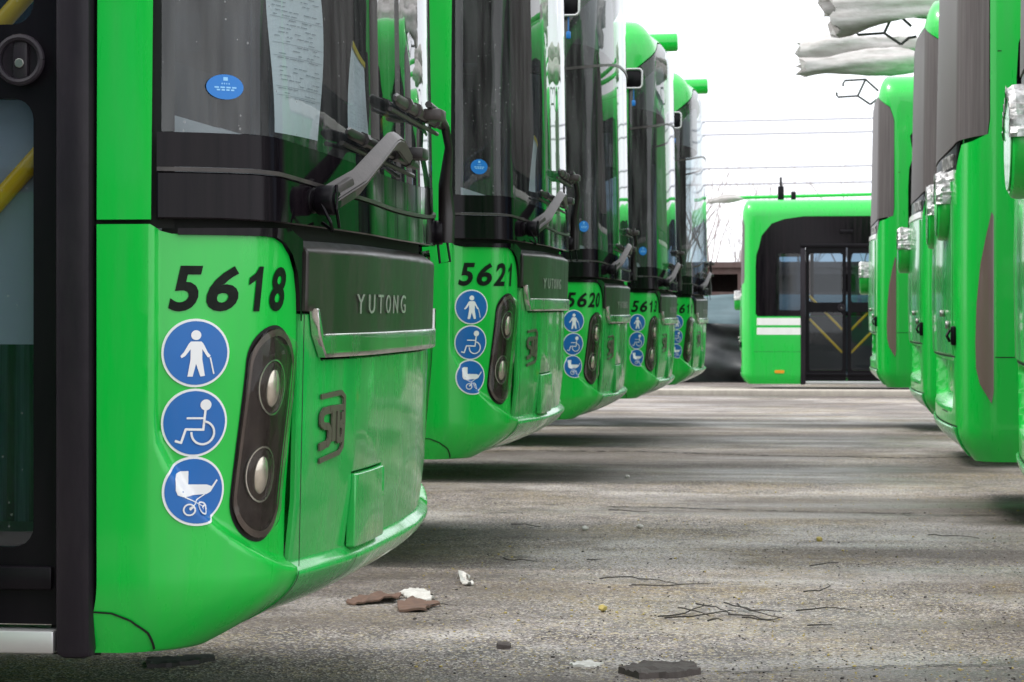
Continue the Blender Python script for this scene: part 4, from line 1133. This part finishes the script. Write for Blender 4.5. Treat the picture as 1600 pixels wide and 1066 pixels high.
def slab(pxs, h, m, name, lab, cat, warp=0, rough=.006):
    g = [G3(*p) for p in pxs]; c = sum(g, Vector()) / len(g); bm = bmesh.new()
    out2 = []
    for i in range(len(g)):
        a_, b_ = g[i] - c, g[(i + 1) % len(g)] - c
        for k in range(4): out2.append(a_.lerp(b_, k / 4) + Vector(noise.noise_vector((a_.lerp(b_, k / 4) + c) * 23)) * (b_ - a_).length * .16)
    vs = [bm.verts.new((p.x, p.y, 0)) for p in out2]; f = bm.faces.new(vs)
    ext = max(v.co.length for v in vs); st = ext / 7
    for i in range(-7, 8):
        for no in ((1, 0, 0), (0, 1, 0)): bmesh.ops.bisect_plane(bm, geom=bm.verts[:] + bm.edges[:] + bm.faces[:], plane_co=(i * st, i * st, 0), plane_no=no, dist=1e-5)
    bmesh.ops.triangulate(bm, faces=bm.faces[:])
    bot = {v: v.co.copy() for v in bm.verts}; bd = [(e.verts[0], e.verts[1]) for e in bm.edges if e.is_boundary]
    for v in list(bm.verts): v.co.z = .003 + h * .8 + warp * abs(noise.noise((v.co + c) * 14)) * 2.2 + warp * .6 * abs(noise.noise((v.co + c) * 40)) + rough * noise.noise((v.co + c) * 55)
    sk = {}
    for a_, b_ in bd:
        for v in (a_, b_):
            if v not in sk: sk[v] = bm.verts.new((v.co.x * 1.01, v.co.y * 1.01, v.co.z - h if warp else 0))
    for a_, b_ in bd: bm.faces.new((a_, b_, sk[b_], sk[a_]))
    bmesh.ops.recalc_face_normals(bm, faces=bm.faces[:])
    o = build(name, bm, m, ang=18); o.location = (c.x, c.y, gz(c.y)); tag(o, lab, cat)
slab([(968, 1052), (1000, 1043), (1078, 1041), (1093, 1054), (1060, 1060), (1000, 1061)], .018, mch, 'asphalt_chunk', 'flat broken dark chunk of asphalt at the bottom edge of the photo', 'asphalt chunk', 0, .014)
slab([(778, 1008), (795, 1008), (797, 1014), (779, 1015)], .012, mch, 'asphalt_chunk', 'small dark square chunk below the white marks, left of centre', 'asphalt chunk')
slab([(232, 1034), (290, 1030), (330, 1028), (336, 1033), (270, 1043), (232, 1044)], .012, mbk, 'wood_splinter', 'black flat splinter of board under the front corner of the nearest bus', 'splinter')
slab([(890, 1038), (915, 1034), (942, 1038), (930, 1043), (895, 1042)], .002, mwh, 'paper_scrap', 'flat white paper scrap near the bottom edge, left of the asphalt chunk', 'paper scrap')
slab([(625, 930), (650, 922), (676, 932), (672, 940), (640, 938)], .006, mwh, 'paper_scrap', 'crumpled white scrap beside the nearest bus bumper', 'paper scrap', .008)
slab([(715, 912), (728, 904), (740, 915), (728, 917)], .004, mwh, 'paper_scrap', 'small upright pale scrap right of the crumpled white one', 'paper scrap', .025)
slab([(620, 945), (650, 940), (678, 948), (668, 957), (625, 957)], .008, mbr, 'brick_scrap', 'reddish brown flat scrap in front of the crumpled white paper', 'brick scrap', .01)
slab([(535, 945), (560, 936), (625, 934), (618, 942), (560, 947)], .006, mbr, 'cardboard_scrap', 'torn brown strip left of the crumpled white paper', 'cardboard scrap', .012)

# ------------------------------------------------------------------ kerb, tarpaulin fence, wall, trees, wires at the end
bm = bmesh.new(); box(bm, (0, 36.6, gz(36.6) + .02), (60, .6, .13), bev=.015)
tag(build('kerb', bm, mat('concrete_kerb', (.42, .38, .33), .85, dirt=.5, dirtcol=(.2, .17, .15))), kind='structure')
mtarp = mat('black_tarpaulin', (.012, .015, .017), .5, dirt=.5, dirtcol=(.05, .06, .065), dscale=(1, 1, 2)); mteal = mat('teal_sheeting', (.10, .16, .18), .4, dirt=.6, dirtcol=(.04, .07, .08), dscale=(.6, 1, 6))
def drape(name, x0, x1, y, z0, z1, m, lab, amp, seed, lean=.3):
    bm = bmesh.new(); nx, nz = 160, 26; V = []
    for j in range(nz + 1):
        t = j / nz; row = []
        for i in range(nx + 1):
            x = x0 + (x1 - x0) * i / nx; z = z0 + (z1 - z0) * t
            d = noise.noise(Vector((x * .9 + z * 1.1, z * 1.6 - x * .5, seed))) + .5 * noise.noise(Vector((x * 2.5 + z * 2, z * 3.5, seed + 4)))
            row.append(bm.verts.new((x, y + d * amp + lean * t, z + .05 * noise.noise(Vector((x, seed, 0))) * t)))
        V.append(row)
    for r0, r1 in zip(V, V[1:]):
        for k in range(nx): bm.faces.new((r0[k], r0[k + 1], r1[k + 1], r1[k]))
    top = V[-1]; back = [bm.verts.new(v.co + Vector((0, .6, -.02))) for v in top]; bot = [bm.verts.new((v.co.x, v.co.y, z0)) for v in back]
    for k in range(nx):
        bm.faces.new((top[k], top[k + 1], back[k + 1], back[k])); bm.faces.new((back[k], back[k + 1], bot[k + 1], bot[k]))
    tag(build(name, bm, m, ang=80), lab, 'tarpaulin')
drape('tarpaulin', -7, 12, 43, -.35, .80, mtarp, 'black folded tarpaulin hanging low behind the far bus', .35, 1)
drape('sheeting', -7, 12, 44.2, -.3, 1.32, mteal, 'blue grey sheeting stretched above the black tarpaulin', .15, 2, .6)
# reddish shed with dark openings
mshed = mat('reddish_brown_wall', (.10, .06, .055), .8, dirt=.4)
bm = bmesh.new(); o_ = [rect(-12, 14, -.4, 1.95)] + [rect(-11.6 + i * 1.25, -10.7 + i * 1.25, 1.42, 1.80) for i in range(20)]
patch(bm, o_, lambda u, z, off=0: (u, 52 - off, z), 0, .25, ucuts=[], zcuts=[]); box(bm, (1, 53.5, 2.0), (26.4, 3.2, .12)); box(bm, (1, 54.9, .8), (26, .2, 2.3))
shed = build('low_shed', bm, mshed); tag(shed, 'low reddish brown shed with a row of dark openings behind the tarpaulin', 'shed')
# bare trees
mbark = mat('hazed_grey_bark', (.34, .29, .28), .9)  # bark lightened, distance haze put into its colour
def tree(x, y, h, seed, lab, name='bare_tree'):
    rng = random.Random(seed); root = empty(name, (x, y, -.3)); tag(root, lab, 'tree', 'bare trees beyond the shed')
    bt = bmesh.new(); bc = bmesh.new()
    def grow(bm, p, d, l, r, lv):
        n = 4; pts = [p]; rad = [r]
        for i in range(n):
            d = (d + Vector((rng.uniform(-.12, .12), rng.uniform(-.12, .12), .06))).normalized(); p = p + d * l / n; pts.append(p); rad.append(r * (1 - .5 * (i + 1) / n))
        tube(bm, pts, rad, 5 if lv else 7)
        if lv >= 4: return
        for k in range(3 if lv else 7):
            t = rng.uniform(.35, 1); i = min(n - 1, int(t * n)); q = pts[i].lerp(pts[i + 1], t * n - i)
            a = rng.uniform(0, 6.28); dd = (d + Vector((math.cos(a), math.sin(a), .15)) * rng.uniform(.35, .7)).normalized()
            grow(bc, q, dd, l * rng.uniform(.42, .62), rad[i] * .55, lv + 1)
    grow(bt, Vector((0, 0, 0)), Vector((0, 0, 1)), h * .75, .012 * h, 0)
    build('trunk', bt, mbark, root); build('branches', bc, mbark, root)
for i, (x, y, h, l) in enumerate(((-1.7, 58, 4.0, 'slim bare tree right behind the far bus roof corner'), (-4.8, 60, 4.3, 'slim bare tree half covered by the last left bus mirror side'), (-3.6, 62, 4.3, 'bare tree closest to the left row, behind the shed'), (-2.9, 66, 4.7, 'bare tree just left of the far bus corner'), (-4.4, 70, 4.8, 'thin bare tree furthest left, beside the last bus'), (-2.3, 60, 4.2, 'bare tree whose twigs rise behind the far bus corner'), (-1.0, 68, 4.6, 'bare tree with twig tips above the far bus roof, left of the roof lamp'), (.6, 72, 4.9, 'bare tree with twig tips above the far bus roof, right of the roof lamp'), (-5.2, 64, 4.4, 'bare tree mostly hidden behind the last bus of the left row'), (-3.2, 57, 4.1, 'slim bare tree just behind the shed, between two thicker ones'), (-3.95, 59, 4.2, 'slim bare tree just behind the shed, nearest the last left bus'))):
    tree(x, y, h, i + 5, l)
# overhead wires between two line masts outside the picture
mwire = mat('wire', (.5, .51, .56), .6)
for i, (z, y, sag) in enumerate(((8.05, 90, .3), (7.55, 90, .4), (6.3, 90, .5), (5.6, 88, .2))):
    bm = bmesh.new(); tube(bm, [(-40 + k * 4, y, z + (k * 4 - 40) * .012 - sag * (1 - ((k - 10) / 10) ** 2) + sag) for k in range(21)], .045, 6)
    o = build('overhead_wire', bm, mwire); tag(o, ('topmost', 'second from the top', 'third from the top', 'lowest')[i] + ' of the thin overhead wires crossing the white sky', 'wire', 'overhead wires')
